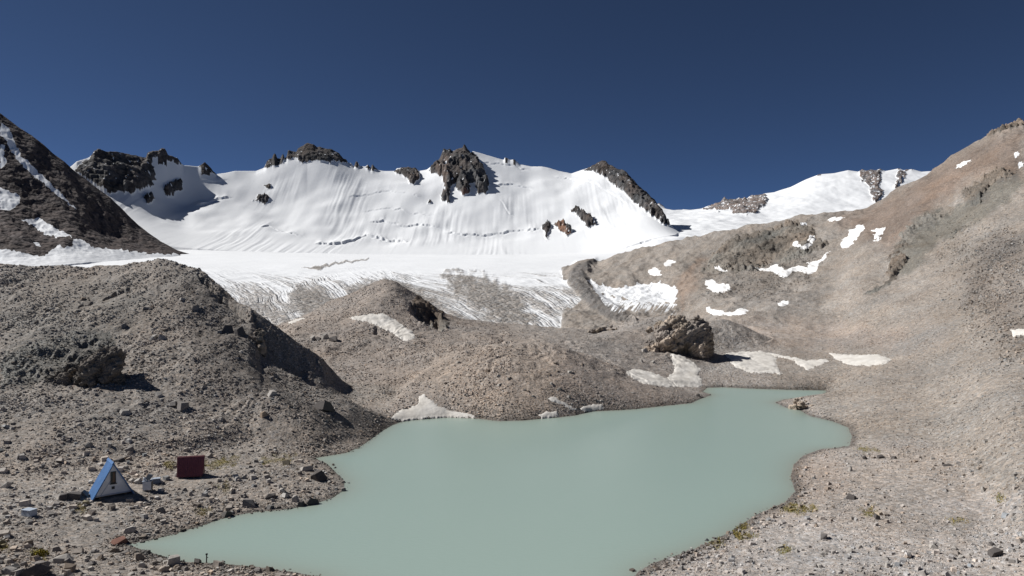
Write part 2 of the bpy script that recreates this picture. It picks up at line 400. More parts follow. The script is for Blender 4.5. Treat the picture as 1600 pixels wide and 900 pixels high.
rocks([(1360, 455), (1400, 425), (1406, 430), (1375, 458), (1350, 466)], [SLOPE], -0.2, 1.0, 3, 6, 4, 0.3)
rocks([(0, 560), (60, 540), (120, 520), (175, 520), (190, 545), (150, 575), (90, 600), (30, 612), (0, 620)], [HILL], 0.0, 0.6, 3.0, 18, 6, 0.35)
rocks([(650, 455), (690, 484), (705, 508), (690, 524), (660, 508), (640, 480)], [CONE], 0.0, 1.1, 5.0, 8, 5, 0.2, 7, 0.2, 2.2)

for lay, L in ((WALL, L_wall), (FAR, L_far)):
    m = (lid == lay) & (np.abs(crest_d[lay]) < 16) & (L.tow[None, :] > 3.2)
    rock[m] = 1
# snow flutes, crevasses and the bergschrund on the ice wall
wm = (lid == WALL)
x, y = X[wm], Yg[wm]
wmid = sstep(15, 70, L_wall.crestY[None, :] - Yg)[wm]
fl = perlin(x / 9 + 0.6 * fbm(x / 60, y / 90, 71, 2), y / 220, 70) + 0.5 * perlin(x / 4.2, y / 130, 72)
flm = sstep(-0.1, 0.5, fbm(x / 120, y / 160, 75, 2))
big = fbm(x / 120, y / 140, 77, 3)
Zs[wm] += wmid * (0.62 * fl * (0.15 + flm) + 7.0 * big * sstep(1090, 1200, y))


def schrund(line, drop, half, seed=5):
    """a step in the snow: the uphill side stands higher, with a slot under it"""
    global Zs
    L = np.asarray(line, float)
    m = wm & vis & (PX > L[0, 0]) & (PX < L[-1, 0])
    t = PY[m] - np.interp(PX[m], L[:, 0], L[:, 1]) + 1.8 * fbm(PX[m] / 9, PX[m] * 0 + seed, seed, 3)
    e = np.minimum(sstep(0, 14, PX[m] - L[0, 0]), sstep(0, 14, L[-1, 0] - PX[m])) * (0.55 + 0.6 * perlin(PX[m] / 14, PX[m] * 0 + seed, seed + 3))
    Zs[m] += e * drop * np.exp(-np.maximum(-t, 0) / half) * np.where(t < 0, 1, np.exp(-(t / 0.8) ** 2) * 0) - e * drop * 0.5 * np.exp(-((t - 1.2) / 1.2) ** 2)


schrund([(490, 380), (520, 381), (545, 378), (560, 371), (572, 366), (600, 372), (640, 378)], 5, 5, 1)
schrund([(575, 348), (600, 345), (630, 352), (655, 349), (690, 356)], 3.5, 4, 2)
schrund([(690, 362), (720, 366), (760, 364), (800, 357), (850, 356)], 3.0, 4, 3)
schrund([(540, 312), (600, 300), (660, 312)], 1.5, 3, 4)
schrund([(300, 326), (325, 321), (345, 314), (366, 311)], 4.5, 5, 5)
schrund([(770, 292), (800, 288), (835, 296)], 3, 4, 6)
schrund([(778, 310), (792, 330), (805, 338)], 3, 4, 7)
schrund([(860, 276), (900, 282), (930, 290), (985, 318)], 2, 4, 8)
schrund([(305, 282), (335, 284), (360, 280)], 2.0, 4, 9)
schrund([(740, 262), (760, 254), (800, 258), (830, 268)], 2.2, 4, 10)
schrund([(400, 358), (420, 352), (450, 362), (480, 368)], 1.6, 4, 11)
schrund([(560, 330), (610, 326), (690, 338)], 1.4, 3, 12)
schrund([(920, 360), (960, 358), (985, 362)], 1.6, 3, 13)

# the dark left mountain and the far range
lm = lid == LEFT
x, y = X[lm], Yg[lm]
ld = sstep(-2, 50, L_left.crestY[None, :] - Yg)[lm]
Zs[lm] += (0.2 + 0.8 * ld) * sstep(-8, 22, (Zs - L_ice.z)[lm]) * (2.3 * ridged(x / 45 + y / 90, y / 70, 81, 4) + 0.4 * ridged(x / 11, y / 16, 83, 3))
fm = lid == FAR
Zs[fm] += 4 * fbm(X[fm] / 90, Yg[fm] / 120, 91, 4) * sstep(10, 80, (L_far.crestY[None, :] - Yg)[fm])
im = (lid == ICE)
x, y = X[im], Yg[im]
kx = np.interp(x, [-190, -130, -60, -20, 24, 60], [0.6, 0.45, 0.6, 0.42, 0.2, 0.03])
flow = x + kx * (y - 330)
along = y
wob = flow + 1.6 * perlin(x / 22, y / 30, 97)
streak = 0.3 * perlin(wob / 7.0, along / 120, 98) + 0.45 * perlin(wob / 2.6, along / 60, 99) + 0.45 * perlin(wob / 1.25, along / 28, 94) + 0.3 * fbm(wob / 0.8, along / 20, 92, 2)
patchy = fbm(wob / 16, along / 70, 93, 3)
low = sstep(620, 430, y)
Zs[im] += low * (0.3 * streak + 0.7 * fbm(x / 25, y / 25, 95, 3)) + 0.8 * fbm(x / 80, y / 80, 96, 3)

# the grey lateral moraine that curls round the end of the brown spur
MORAINE = [(890, 440), (888, 426), (902, 411), (930, 406), (921, 417), (914, 430), (920, 447), (940, 466), (992, 501), (962, 503), (920, 478)]
PY, vis = project(Zs)
Zs += 3.0 * soft(MORAINE, 7, 12)
# the bed of the lake
Zs = np.where(lake_sd > 0, -np.minimum(0.35 * lake_sd, 4.0) - 0.05, np.where(Yg < 200, np.maximum(Zs, 0.03 + 0.03 * np.minimum(shore, 8)), Zs))
PY, vis = project(Zs)

# ------------------------------------------------------------------ ground colours (base colours of stone, soil, ice)
C = np.zeros(X.shape + (3,))
lr = sstep(420, 1150, PX)[..., None]
LEFTG, RIGHTG = np.array([0.262, 0.232, 0.203]), np.array([0.305, 0.270, 0.240])
C[:] = LEFTG * (1 - lr) + RIGHTG * lr


def setlayer(i, c):
    C[lid == i] = c


setlayer(HILL, (0.235, 0.208, 0.182))
setlayer(CONE, (0.295, 0.258, 0.225))
setlayer(DOME, (0.285, 0.245, 0.212))
setlayer(LEFT, (0.062, 0.049, 0.046))
setlayer(WALL, (0.085, 0.075, 0.07))
setlayer(FAR, (0.16, 0.145, 0.14))
setlayer(ICE, (0.26, 0.243, 0.226))
setlayer(SLOPE, (0.265, 0.235, 0.206))
m = (lid == CONE)
k = sstep(720, 900, PX[m])[:, None]
C[m] = np.array((0.26, 0.225, 0.197)) * (1 - k) + np.array((0.285, 0.257, 0.232)) * k


# soft borders between the soils
Cb = C.copy()
for _ in range(14):
    Cb[1:-1, 1:-1] = 0.25 * (Cb[:-2, 1:-1] + Cb[2:, 1:-1] + Cb[1:-1, :-2] + Cb[1:-1, 2:])
C = np.where(NEAR[..., None], Cb, C)


def tint(poly, colour, width=14, ids=None, s=1.0, warp=8, wl=25, seed=3):
    k = soft(poly, width, None, ids, warp, wl, seed)[..., None] * s
    global C
    C = C * (1 - k) + np.array(colour) * k


tint([(700, 545), (800, 535), (870, 545), (900, 600), (850, 655), (760, 655), (690, 620), (650, 590)], (0.305, 0.255, 0.213), 25)
tint([(880, 555), (960, 580), (1080, 625), (985, 640), (900, 640), (870, 600)], (0.265, 0.226, 0.197), 18)
tint([(1000, 500), (1110, 555), (1100, 600), (980, 585), (930, 530)], (0.235, 0.21, 0.19), 20)
tint([(1300, 345), (1380, 310), (1500, 235), (1600, 195), (1600, 290), (1540, 260), (1480, 310), (1400, 385), (1360, 380)], (0.185, 0.146, 0.120), 18, [SLOPE])
tint([(1450, 285), (1500, 262), (1560, 240), (1560, 255), (1500, 290), (1440, 330)], (0.205, 0.153, 0.12), 14, [SLOPE], 0.8)
tint([(1395, 395), (1440, 345), (1510, 315), (1560, 270), (1600, 280), (1580, 310), (1530, 345), (1470, 375), (1420, 430), (1395, 430)], (0.16, 0.148, 0.126), 7, [SLOPE], 0.95)
tint([(1530, 380), (1560, 370), (1600, 365), (1600, 400), (1560, 420), (1530, 470), (1500, 480), (1520, 430)], (0.15, 0.136, 0.124), 12, [SLOPE], 0.85)
tint([(1540, 470), (1590, 440), (1600, 540), (1570, 530)], (0.17, 0.146, 0.127), 14, [SLOPE], 0.8)
tint([(1425, 352), (1470, 330), (1500, 318), (1490, 332), (1440, 360), (1400, 402), (1388, 408), (1398, 388)], (0.10, 0.097, 0.085), 4, [SLOPE], 0.75)
tint([(1500, 420), (1540, 400), (1600, 400), (1600, 560), (1560, 540), (1530, 500)], (0.20, 0.172, 0.148), 22, [SLOPE], 0.7, 16, 22)
tint([(1420, 500), (1460, 490), (1480, 530), (1440, 560), (1380, 560)], (0.275, 0.25, 0.228), 14, [SLOPE], 0.6)
tint([(1200, 520), (1330, 500), (1420, 520), (1300, 535)], (0.285, 0.235, 0.19), 12, [SLOPE], 0.6)
tint([(1060, 400), (1110, 385), (1200, 352), (1280, 340), (1290, 400), (1270, 440), (1200, 460), (1100, 460), (1062, 470)], (0.20, 0.178, 0.156), 15, [SLOPE], 0.8)
tint([(1055, 430), (1085, 410), (1110, 400), (1090, 430), (1075, 470), (1060, 490)], (0.255, 0.192, 0.15), 8, [SLOPE], 0.8)
tint([(1130, 450), (1200, 440), (1290, 450), (1260, 500), (1160, 490)], (0.205, 0.187, 0.17), 20, [SLOPE], 0.8)
tint([(1100, 500), (1260, 500), (1420, 520), (1380, 545), (1250, 545), (1120, 535)], (0.325, 0.275, 0.24), 14, [SLOPE], 0.7)
tint([(1150, 540), (1280, 545), (1270, 560), (1160, 555)], (0.25, 0.228, 0.21), 10, [SLOPE, CONE], 0.6)
tint(MORAINE, (0.15, 0.14, 0.132), 4, None, 1, 2)
tint([(0, 480), (100, 450), (210, 440), (250, 470), (180, 540), (60, 600), (0, 610)], (0.19, 0.172, 0.15), 30, [HILL], 0.7)
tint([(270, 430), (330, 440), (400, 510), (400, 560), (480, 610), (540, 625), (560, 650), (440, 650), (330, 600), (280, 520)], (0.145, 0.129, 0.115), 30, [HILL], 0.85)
tint([(120, 560), (160, 550), (180, 570), (110, 600)], (0.19, 0.12, 0.085), 8, [HILL], 0.7)
tint([(500, 700), (560, 690), (610, 660), (560, 640), (440, 680), (430, 700)], (0.185, 0.16, 0.138), 14, None, 0.6)
# pale boulder fields on the right bank
tint([(1060, 890), (1150, 830), (1260, 800), (1400, 840), (1600, 830), (1600, 900), (1040, 905)], (0.38, 0.352, 0.33), 26, None, 0.75, 16, 40)
tint([(1440, 780), (1600, 770), (1600, 810), (1450, 800)], (0.37, 0.335, 0.31), 14, None, 0.6, 10, 30)
tint([(1230, 720), (1300, 705), (1330, 760), (1250, 790)], (0.345, 0.285, 0.24), 14, None, 0.7)
tint([(1505, 300), (1530, 280), (1555, 264), (1590, 268), (1580, 284), (1550, 294), (1535, 316), (1512, 320)], (0.12, 0.11, 0.10), 6, [SLOPE], 0.9)
tint([(1150, 372), (1190, 358), (1240, 348), (1270, 360), (1285, 390), (1240, 410), (1190, 415), (1150, 425), (1115, 420)], (0.15, 0.138, 0.125), 10, [SLOPE], 0.7)
# moss and dry alpine grass
GRASS = [([(254, 724), (265, 721), (275, 723), (274, 730), (258, 731)], 1.0), ([(322, 724), (345, 717), (372, 714), (375, 720), (350, 728), (325, 731)], 1.0), ([(405, 718), (430, 712), (462, 712), (455, 722), (415, 726)], 0.6),
         ([(50, 864), (58, 858), (68, 862), (70, 869), (56, 871)], 1.2), ([(1218, 797), (1235, 789), (1270, 791), (1278, 797), (1250, 801), (1228, 800)], 1.0), ([(1142, 826), (1158, 815), (1166, 820), (1160, 834), (1180, 836), (1176, 842), (1150, 840)], 1.0),
         ([(1335, 701), (1348, 699), (1372, 704), (1350, 706)], 1.0), ([(1345, 798), (1360, 796), (1372, 802), (1355, 804)], 0.8), ([(340, 760), (350, 752), (362, 760), (352, 772)], 0.5), ([(118, 788), (134, 786), (136, 800), (124, 806)], 0.5), ([(305, 800), (318, 793), (330, 798), (322, 806)], 0.6), ([(1110, 850), (1125, 842), (1132, 850), (1118, 858)], 0.7), ([(1215, 858), (1228, 852), (1238, 862), (1222, 868)], 0.6), ([(0, 850), (8, 848), (10, 858), (0, 860)], 0.8), ([(1480, 812), (1495, 808), (1512, 814), (1498, 819)], 0.5), ([(1555, 776), (1568, 772), (1575, 780), (1560, 784)], 0.5)]
grassm = np.zeros(X.shape)
for poly, s in GRASS:
    g = soft(poly, 5, 14, None, 6, 9)
    grassm = np.maximum(grassm, g * s)
g = np.clip(grassm * (0.55 + 0.9 * fbm(X / 0.9, Yg / 1.6, 121, 3)), 0, 0.9)[..., None]
C = C * (1 - g) + np.array((0.20, 0.165, 0.055)) * g
# debris streaks down the fall line of the right-hand slope
fa = (X * 0.88 - Yg * 0.47)
fs = fbm(fa / 13 + 0.3 * perlin(X / 30, Yg / 30, 203), (X * 0.47 + Yg * 0.88) / 110, 205, 4) * sstep(95, 170, Yg) * (lid == SLOPE)
C *= (1 + 0.16 * fs[..., None] * np.array((1.0, 1.05, 1.12)))
# large stains over everything
st = fbm(X / 28, Yg / 28, 141, 4)
st2 = fbm(X / 9, Yg / 9, 151, 4)
nearm = NEAR.astype(float)[..., None]
C *= 1 + nearm * (0.10 * st + 0.07 * st2)[..., None]
C *= 1 + nearm * np.array((0.035, 0.0, -0.035)) * fbm(X / 14, Yg / 14, 161, 3)[..., None]

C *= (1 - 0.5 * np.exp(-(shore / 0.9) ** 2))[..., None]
gl = C.mean(-1, keepdims=True)
C = np.where(NEAR[..., None], C * 0.93 + gl * 0.07, C)
# bare rock colours
rk = rock[..., None]
rn = (fbm(X / 26, Yg / 26, 171, 4))[..., None]
Crock = np.where((lid == WALL)[..., None], np.array((0.070, 0.064, 0.062)), np.where((lid == FAR)[..., None], np.array((0.19, 0.165, 0.155)), np.array((0.160, 0.142, 0.122))))
Crock = np.where((lid == HILL)[..., None], np.array((0.205, 0.183, 0.158)), Crock)
Crock = Crock * (1 + 0.5 * rn) * (1 + np.array((0.14, 0, -0.10)) * fbm(X / 40, Yg / 40, 175, 3)[..., None])
C = C * (1 - rk) + Crock * rk
tint([(863, 346), (880, 344), (895, 356), (890, 368), (874, 360)], (0.17, 0.10, 0.07), 3, W)
tint([(718, 298), (730, 292), (735, 305), (725, 315)], (0.16, 0.09, 0.075), 3, W)
tint([(680, 258), (700, 245), (702, 270), (690, 285)], (0.15, 0.11, 0.09), 4, W, 0.6)

# ------------------------------------------------------------------ snow and ice cover
snow = np.zeros(X.shape)
snow[(lid == WALL) | (lid == FAR)] = 1
snow *= 1 - rock
# ledges of snow lying in the rocks
for lay, a, sc_ in ((WALL, 0.62, 8.0), (FAR, 0.35, 14.0)):
    m = (lid == lay) & (rock > 0)
    q = fbm(X[m] / sc_, Yg[m] / (sc_ * 0.5), 181, 3)
    snow[m] = np.maximum(snow[m], sstep(a, a + 0.25, q) * rock[m])
m = (lid == ICE)
x, y = X[m], Yg[m]
base = np.interp(PY[m], [404, 416, 428, 445, 470, 500, 520], [0.0, 0.06, 0.24, 0.43, 0.53, 0.58, 0.64])


def addbase(poly, v, w=10, warp=6):
    global base
    base = base + v * soft(poly, w, None, [ICE], warp, 16)[m]


addbase([(448, 455), (470, 445), (500, 450), (545, 492), (500, 500), (455, 480)], 0.42)
addbase([(692, 432), (715, 425), (745, 430), (800, 460), (840, 505), (790, 505), (740, 470)], 0.60, 14, 12)
addbase([(545, 450), (600, 428), (640, 440), (690, 480), (640, 470), (560, 470)], 0.38)
addbase([(350, 450), (400, 440), (440, 450), (430, 500), (390, 480)], 0.12)
addbase([(470, 420), (490, 416), (540, 406), (577, 402), (577, 405), (530, 412), (500, 421)], 0.75, 2, 3)
addbase([(886, 440), (888, 424), (903, 411), (925, 408), (915, 425), (918, 440), (938, 464), (992, 502), (960, 505), (918, 478)], 1.2, 3, 2)
addbase([(930, 462), (975, 470), (1058, 478), (1062, 495), (985, 500), (950, 482)], 0.25, 4)
addbase([(600, 440), (660, 452), (760, 490), (850, 510), (700, 505), (640, 470)], 0.05, 10)
addbase([(915, 433), (930, 440), (965, 450), (1000, 441), (1040, 442), (1060, 450), (1060, 470), (1010, 471), (945, 460), (930, 456)], -0.9, 4)
addbase([(886, 502), (900, 503), (920, 513), (905, 517)], -0.9, 2, 2)
addbase([(0, 412), (30, 411), (28, 418), (0, 419)], 0.6, 2)
speck = fbm(flow / 1.1, along / 7.0, 187, 3)
dirt = base + (0.26 * patchy + 0.34 * streak) * sstep(0.05, 0.35, base) + 0.12 * speck * sstep(0.05, 0.3, base)
snow[m] = 1 - sstep(0.22, 0.78, dirt)
kd = sstep(0.62, 0.95, base + 0.15 * patchy)[:, None]
C[m] = np.array((0.37, 0.355, 0.34)) * (1 - kd) + C[m] * kd
# basin of snow under the brown spur may also sit on the slope layer
SL = [SLOPE]


def lay_snow(poly, ids, warp=3.0, wl=7.0, k=1.0):
    a, d = region(poly, 8, ids, warp, wl, 29)
    snow[a] = np.maximum(snow[a], sstep(-0.7, 0.7, d) * k)


lay_snow([(917, 435), (930, 441), (945, 446), (965, 451), (985, 446), (1000, 442), (1040, 443), (1058, 450), (1058, 468), (1050, 475), (1010, 472), (975, 468), (945, 460), (930, 456)], SL, 4, 9)
a, d = region([(930, 456), (975, 468), (1058, 475), (1060, 497), (985, 500), (950, 484)], 8, SL, 2, 7)
snow[a] = np.maximum(snow[a], sstep(-0.7, 0.7, d) * (0.25 + 0.5 * sstep(-0.8, 0.9, fbm(PX[a] / 3.0 + PY[a] / 4, PY[a] / 14, 191, 3) + (480 - PY[a]) / 18)))
# the left mountain: gullies and the snow apron at its foot
for poly, wv in (([(0, 190), (14, 198), (24, 224), (33, 243), (60, 268), (92, 298), (121, 330), (98, 312), (60, 281), (34, 258), (18, 236), (4, 212), (0, 210)], 2.5), ([(0, 224), (8, 226), (6, 244), (13, 252), (0, 264)], 2), ([(0, 293), (14, 298), (30, 306), (32, 318), (15, 329), (0, 328)], 2.5),
                 ([(33, 343), (62, 340), (84, 354), (112, 369), (92, 371), (70, 366), (52, 352)], 2.5), ([(52, 378), (60, 379), (64, 385), (56, 384)], 1), ([(-100, 392), (0, 389), (25, 392), (70, 402), (78, 391), (90, 384), (112, 386), (116, 372), (124, 372), (145, 386), (180, 389), (235, 396), (300, 398), (330, 404), (330, 425), (-100, 425)], 3)):
    lay_snow(poly, [LEFT], wv, 8)
m2 = (lid == LEFT) & (PY < 260)
snow[(lid == LEFT) & ~vis] = 0
# snow lying on the moraine and brown slopes, far enough away to be part of the ground
for poly in ([(1583, 240), (1590, 236), (1594, 242), (1586, 246)], [(1590, 256), (1597, 252), (1600, 260), (1592, 262)], [(1250, 348), (1262, 348), (1262, 352), (1252, 351)]):
    lay_snow(poly, SL, 2, 4)

# ------------------------------------------------------------------ materials
def new_mat(name):
    mt = bpy.data.materials.new(name)
    mt.use_nodes = True
    nt = mt.node_tree
    bs = nt.nodes['Principled BSDF']
    return mt, nt, bs


def N(nt, t, **kw):
    n = nt.nodes.new(t)
    for a, b in kw.items():
        setattr(n, a, b)
    return n


def mathn(nt, op, a, b=None, clamp=False):
    n = N(nt, 'ShaderNodeMath', operation=op, use_clamp=clamp)
    for i, v in enumerate((a, b)):
        if v is None:
            continue
        if isinstance(v, (int, float)):
            n.inputs[i].default_value = v
        else:
            nt.links.new(v, n.inputs[i])
    return n.outputs[0]


def mixc(nt, fac, a, b, mode='MIX'):
    n = N(nt, 'ShaderNodeMix', data_type='RGBA', blend_type=mode)
    for s, v in ((n.inputs[0], fac), (n.inputs[6], a), (n.inputs[7], b)):
        if isinstance(v, (int, float)):
            s.default_value = v
        elif isinstance(v, tuple):
            s.default_value = v + (1,) if len(v) == 3 else v
        else:
            nt.links.new(v, s)
    return n.outputs[2]


def ramp(nt, fac, stops):
    n = N(nt, 'ShaderNodeValToRGB')
    el = n.color_ramp.elements
    el[0].position, el[0].color = stops[0][0], (stops[0][1],) * 3 + (1,)
    el[1].position, el[1].color = stops[-1][0], (stops[-1][1],) * 3 + (1,)
    for p, v in stops[1:-1]:
        e = el.new(p)
        e.color = (v, v, v, 1)
    nt.links.new(fac, n.inputs[0])
    return n.outputs[0]


def attr(nt, name):
    return N(nt, 'ShaderNodeAttribute', attribute_name=name)


def noise(nt, vec, scale, detail=4, rough=0.55):
    n = N(nt, 'ShaderNodeTexNoise')
    n.inputs['Scale'].default_value = scale
    n.inputs['Detail'].default_value = detail
    n.inputs['Roughness'].default_value = rough
    nt.links.new(vec, n.inputs['Vector'])
    return n.outputs[0]


def voronoi(nt, vec, scale, feature='F1'):
    n = N(nt, 'ShaderNodeTexVoronoi', feature=feature)
    n.inputs['Scale'].default_value = scale
    nt.links.new(vec, n.inputs['Vector'])
    return n


SNOWC = (0.77, 0.785, 0.80)


def terrain_mat(name, stone_scales, contrast, bump, snow_bump, snowc=SNOWC, edge=(0.42, 0.58), fray=0.9):
    mt, nt, bs = new_mat(name)
    pos = N(nt, 'ShaderNodeNewGeometry').outputs['Position']
    col = attr(nt, 'tone').outputs['Color']
    out = col
    h = None
    for i, sc_ in enumerate(stone_scales):
        v = voronoi(nt, pos, sc_)
        sep = N(nt, 'ShaderNodeSeparateColor')
        nt.links.new(v.outputs['Color'], sep.inputs[0])
        f = ramp(nt, sep.outputs[0], [(0, 1 - contrast * 0.75), (0.55, 1.0), (0.86, 1 + contrast * 0.5), (1, 1 + contrast * 1.1)])
        out = mixc(nt, 1.0, out, f, 'MULTIPLY')
        warm = mixc(nt, sep.outputs[1], (1.06, 1.0, 0.94), (0.95, 1.0, 1.05))
        out = mixc(nt, 0.7, out, warm, 'MULTIPLY')
        hh = mathn(nt, 'MULTIPLY', mathn(nt, 'SUBTRACT', 1.0, v.outputs['Distance']), 0.55 / sc_)
        h = hh if h is None else mathn(nt, 'ADD', h, hh)
    nz = noise(nt, pos, stone_scales[-1] * 0.35, 6, 0.65)
    out = mixc(nt, 1.0, out, ramp(nt, nz, [(0.25, 0.86), (0.5, 1.0), (0.75, 1.14)]), 'MULTIPLY')
    h = mathn(nt, 'ADD', h, mathn(nt, 'MULTIPLY', nz, 0.8 / stone_scales[-1]))
    sn = attr(nt, 'snow').outputs['Fac']
    sv = mathn(nt, 'ADD', sn, mathn(nt, 'MULTIPLY', mathn(nt, 'SUBTRACT', noise(nt, pos, stone_scales[-1] * 0.8, 5, 0.7), 0.5), fray))
    sf = ramp(nt, sv, [(edge[0], 0.0), (edge[1], 1.0)])
    sn2 = noise(nt, pos, stone_scales[0] * 0.05, 5, 0.6)
    scol = mixc(nt, sn2, tuple(c * 0.93 for c in snowc), snowc)
    out = mixc(nt, sf, out, scol)
    nt.links.new(out, bs.inputs['Base Color'])
    bs.inputs['Roughness'].default_value = 0.9
    bs.inputs['Specular IOR Level'].default_value = 0.2
    bp = N(nt, 'ShaderNodeBump')
    bp.inputs['Strength'].default_value = bump
    bp.inputs['Distance'].default_value = 1.0
    hs = mathn(nt, 'MULTIPLY', noise(nt, pos, stone_scales[0] * 0.15, 6, 0.6), snow_bump)
    hm = N(nt, 'ShaderNodeMix', data_type='FLOAT')
    nt.links.new(sf, hm.inputs[0])
    nt.links.new(h, hm.inputs[2])
    nt.links.new(hs, hm.inputs[3])
    nt.links.new(hm.outputs[0], bp.inputs['Height'])
    nt.links.new(bp.outputs[0], bs.inputs['Normal'])
    return mt


M_SCREE = terrain_mat('moraine_stones', (7.0, 2.6), 0.30, 0.3, 0.1)
M_SLOPE = terrain_mat('scree_slope', (5.0, 2.0), 0.26, 0.2, 0.1)
M_ICE = terrain_mat('dirty_glacier_ice', (1.6, 0.5), 0.35, 0.7, 0.4, SNOWC, (0.05, 0.95), 0.5)
M_WALL = terrain_mat('snow_and_rock', (0.35, 0.12), 0.28, 0.5, 0.9)


def flat_mat(name, colour, rough=0.6, metal=0.0, var=0.12, scale=3.0, bump=0.0, bscale=20, spec=0.4):
    mt, nt, bs = new_mat(name)
    tc = N(nt, 'ShaderNodeTexCoord').outputs['Object']
    nz = noise(nt, tc, scale, 5, 0.6)
    out = mixc(nt, 1.0, colour, ramp(nt, nz, [(0.3, 1 - var), (0.7, 1 + var)]), 'MULTIPLY')
    nt.links.new(out, bs.inputs['Base Color'])
    bs.inputs['Roughness'].default_value = rough
    bs.inputs['Metallic'].default_value = metal
    bs.inputs['Specular IOR Level'].default_value = spec
    if bump:
        bp = N(nt, 'ShaderNodeBump')
        bp.inputs['Strength'].default_value = bump
        bp.inputs['Distance'].default_value = 0.05
        nt.links.new(noise(nt, tc, bscale, 4), bp.inputs['Height'])
        nt.links.new(bp.outputs[0], bs.inputs['Normal'])
    return mt


def stone_mat(name, attrib=True, colour=(0.3, 0.27, 0.25)):
    mt, nt, bs = new_mat(name)
    tc = N(nt, 'ShaderNodeNewGeometry').outputs['Position']
    base = attr(nt, 'tone').outputs['Color'] if attrib else colour
    nz = noise(nt, tc, 3.5, 6, 0.7)
    out = mixc(nt, 1.0, base, ramp(nt, nz, [(0.3, 0.78), (0.7, 1.22)]), 'MULTIPLY')
    nt.links.new(out, bs.inputs['Base Color'])
    bs.inputs['Roughness'].default_value = 0.9
    bs.inputs['Specular IOR Level'].default_value = 0.2
    bp = N(nt, 'ShaderNodeBump')
    bp.inputs['Strength'].default_value = 0.3
    bp.inputs['Distance'].default_value = 0.05
    nt.links.new(noise(nt, tc, 6.0, 5, 0.65), bp.inputs['Height'])
    nt.links.new(bp.outputs[0], bs.inputs['Normal'])
    return mt


# ------------------------------------------------------------------ object helpers
def props(o, label=None, cat=None, group=None, kind=None):
    if label:
        o['label'] = label
    if cat:
        o['category'] = cat
    if group:
        o['group'] = group
    if kind:
        o['kind'] = kind
    return o


def mesh_obj(name, verts, faces, mat, parent=None, smooth=False, tone=None, snow_=None):
    """verts (n,3) array, faces (m,k) array or list of arrays with equal k"""
    me = bpy.data.meshes.new(name)
    verts = np.ascontiguousarray(verts, np.float32)
    me.vertices.add(len(verts))
    me.vertices.foreach_set('co', verts.ravel())
    faces = np.asarray(faces, np.int32)
    k = faces.shape[1]
    me.loops.add(faces.size)
    me.loops.foreach_set('vertex_index', np.ascontiguousarray(faces).ravel())
    me.polygons.add(len(faces))
    me.polygons.foreach_set('loop_start', np.arange(0, faces.size, k, dtype=np.int32))
    me.polygons.foreach_set('loop_total', np.full(len(faces), k, np.int32))
    me.polygons.foreach_set('use_smooth', np.full(len(faces), smooth, bool))
    if tone is not None:
        a = me.attributes.new('tone', 'FLOAT_COLOR', 'POINT')
        cc = np.ones((len(verts), 4), np.float32)
        cc[:, :3] = np.clip(tone, 0, 1)
        a.data.foreach_set('color', cc.ravel())
    if snow_ is not None:
        a = me.attributes.new('snow', 'FLOAT', 'POINT')
        a.data.foreach_set('value', np.ascontiguousarray(snow_, np.float32))
    me.update(calc_edges=True)
    me.validate()
    me.materials.append(mat)
    o = bpy.data.objects.new(name, me)
    COL.objects.link(o)
    o.parent = parent
    return o


idx = np.arange(NR * NC).reshape(NR, NC)
Q = np.stack([idx[:-1, :-1], idx[:-1, 1:], idx[1:, 1:], idx[1:, :-1]], -1)
qid = lid[:-1, :-1]
P3 = np.stack([X, Yg, Zs], -1).reshape(-1, 3)
Cf, Sf = C.reshape(-1, 3), snow.ravel()


def lattice_piece(name, qmask, mat, label, cat):
    q = Q[qmask]
    used, inv = np.unique(q, return_inverse=True)
    o = mesh_obj(name, P3[used], inv.reshape(-1, 4), mat, None, True, Cf[used], Sf[used])
    return props(o, label, cat, None, 'structure')


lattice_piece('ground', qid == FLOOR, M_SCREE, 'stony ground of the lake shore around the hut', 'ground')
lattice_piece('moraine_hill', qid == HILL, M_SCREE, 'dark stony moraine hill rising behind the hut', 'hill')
lattice_piece('hills', (qid == CONE) | (qid == DOME), M_SCREE, 'brown moraine mounds between the lake and the glacier', 'hills')
lattice_piece('mountain_slope', qid == SLOPE, M_SLOPE, 'long brown scree slope rising to the right edge', 'mountain slope')
lattice_piece('glacier', qid == ICE, M_ICE, 'flat glacier with a dirty streaked tongue', 'glacier')
lattice_piece('snow_mountain', qid == WALL, M_WALL, 'snow covered mountain wall with dark rock towers on its ridge', 'mountain')
lattice_piece('far_mountain', qid == FAR, M_WALL, 'distant white mountain ridge behind the brown spur', 'mountain')
lattice_piece('rocky_mountain', qid == LEFT, M_WALL, 'dark rocky mountain with narrow snow gullies at the left edge', 'mountain')


def col_of(px):
    return np.clip(np.interp(px, bear, np.arange(NC)), 0, NC - 1)


def hit(px, py):
    """where the sight line meets the ground"""
    c = int(round(float(col_of(px))))
    p = PY[:, c]
    k = np.nonzero(p <= py)[0]
    if len(k) == 0:
        r = NR - 1
    else:
        r = k[0]
    return np.array((X[r, c], Yg[r, c], Zs[r, c])), r, c


def ground_at(x, y):
    c = int(np.clip(round(float(col_of(800 + F * x / y))), 0, NC - 1))
    r = int(np.clip(round(float(np.interp(y, rows, np.arange(NR)))), 0, NR - 1))
    return float(Zs[r, c])


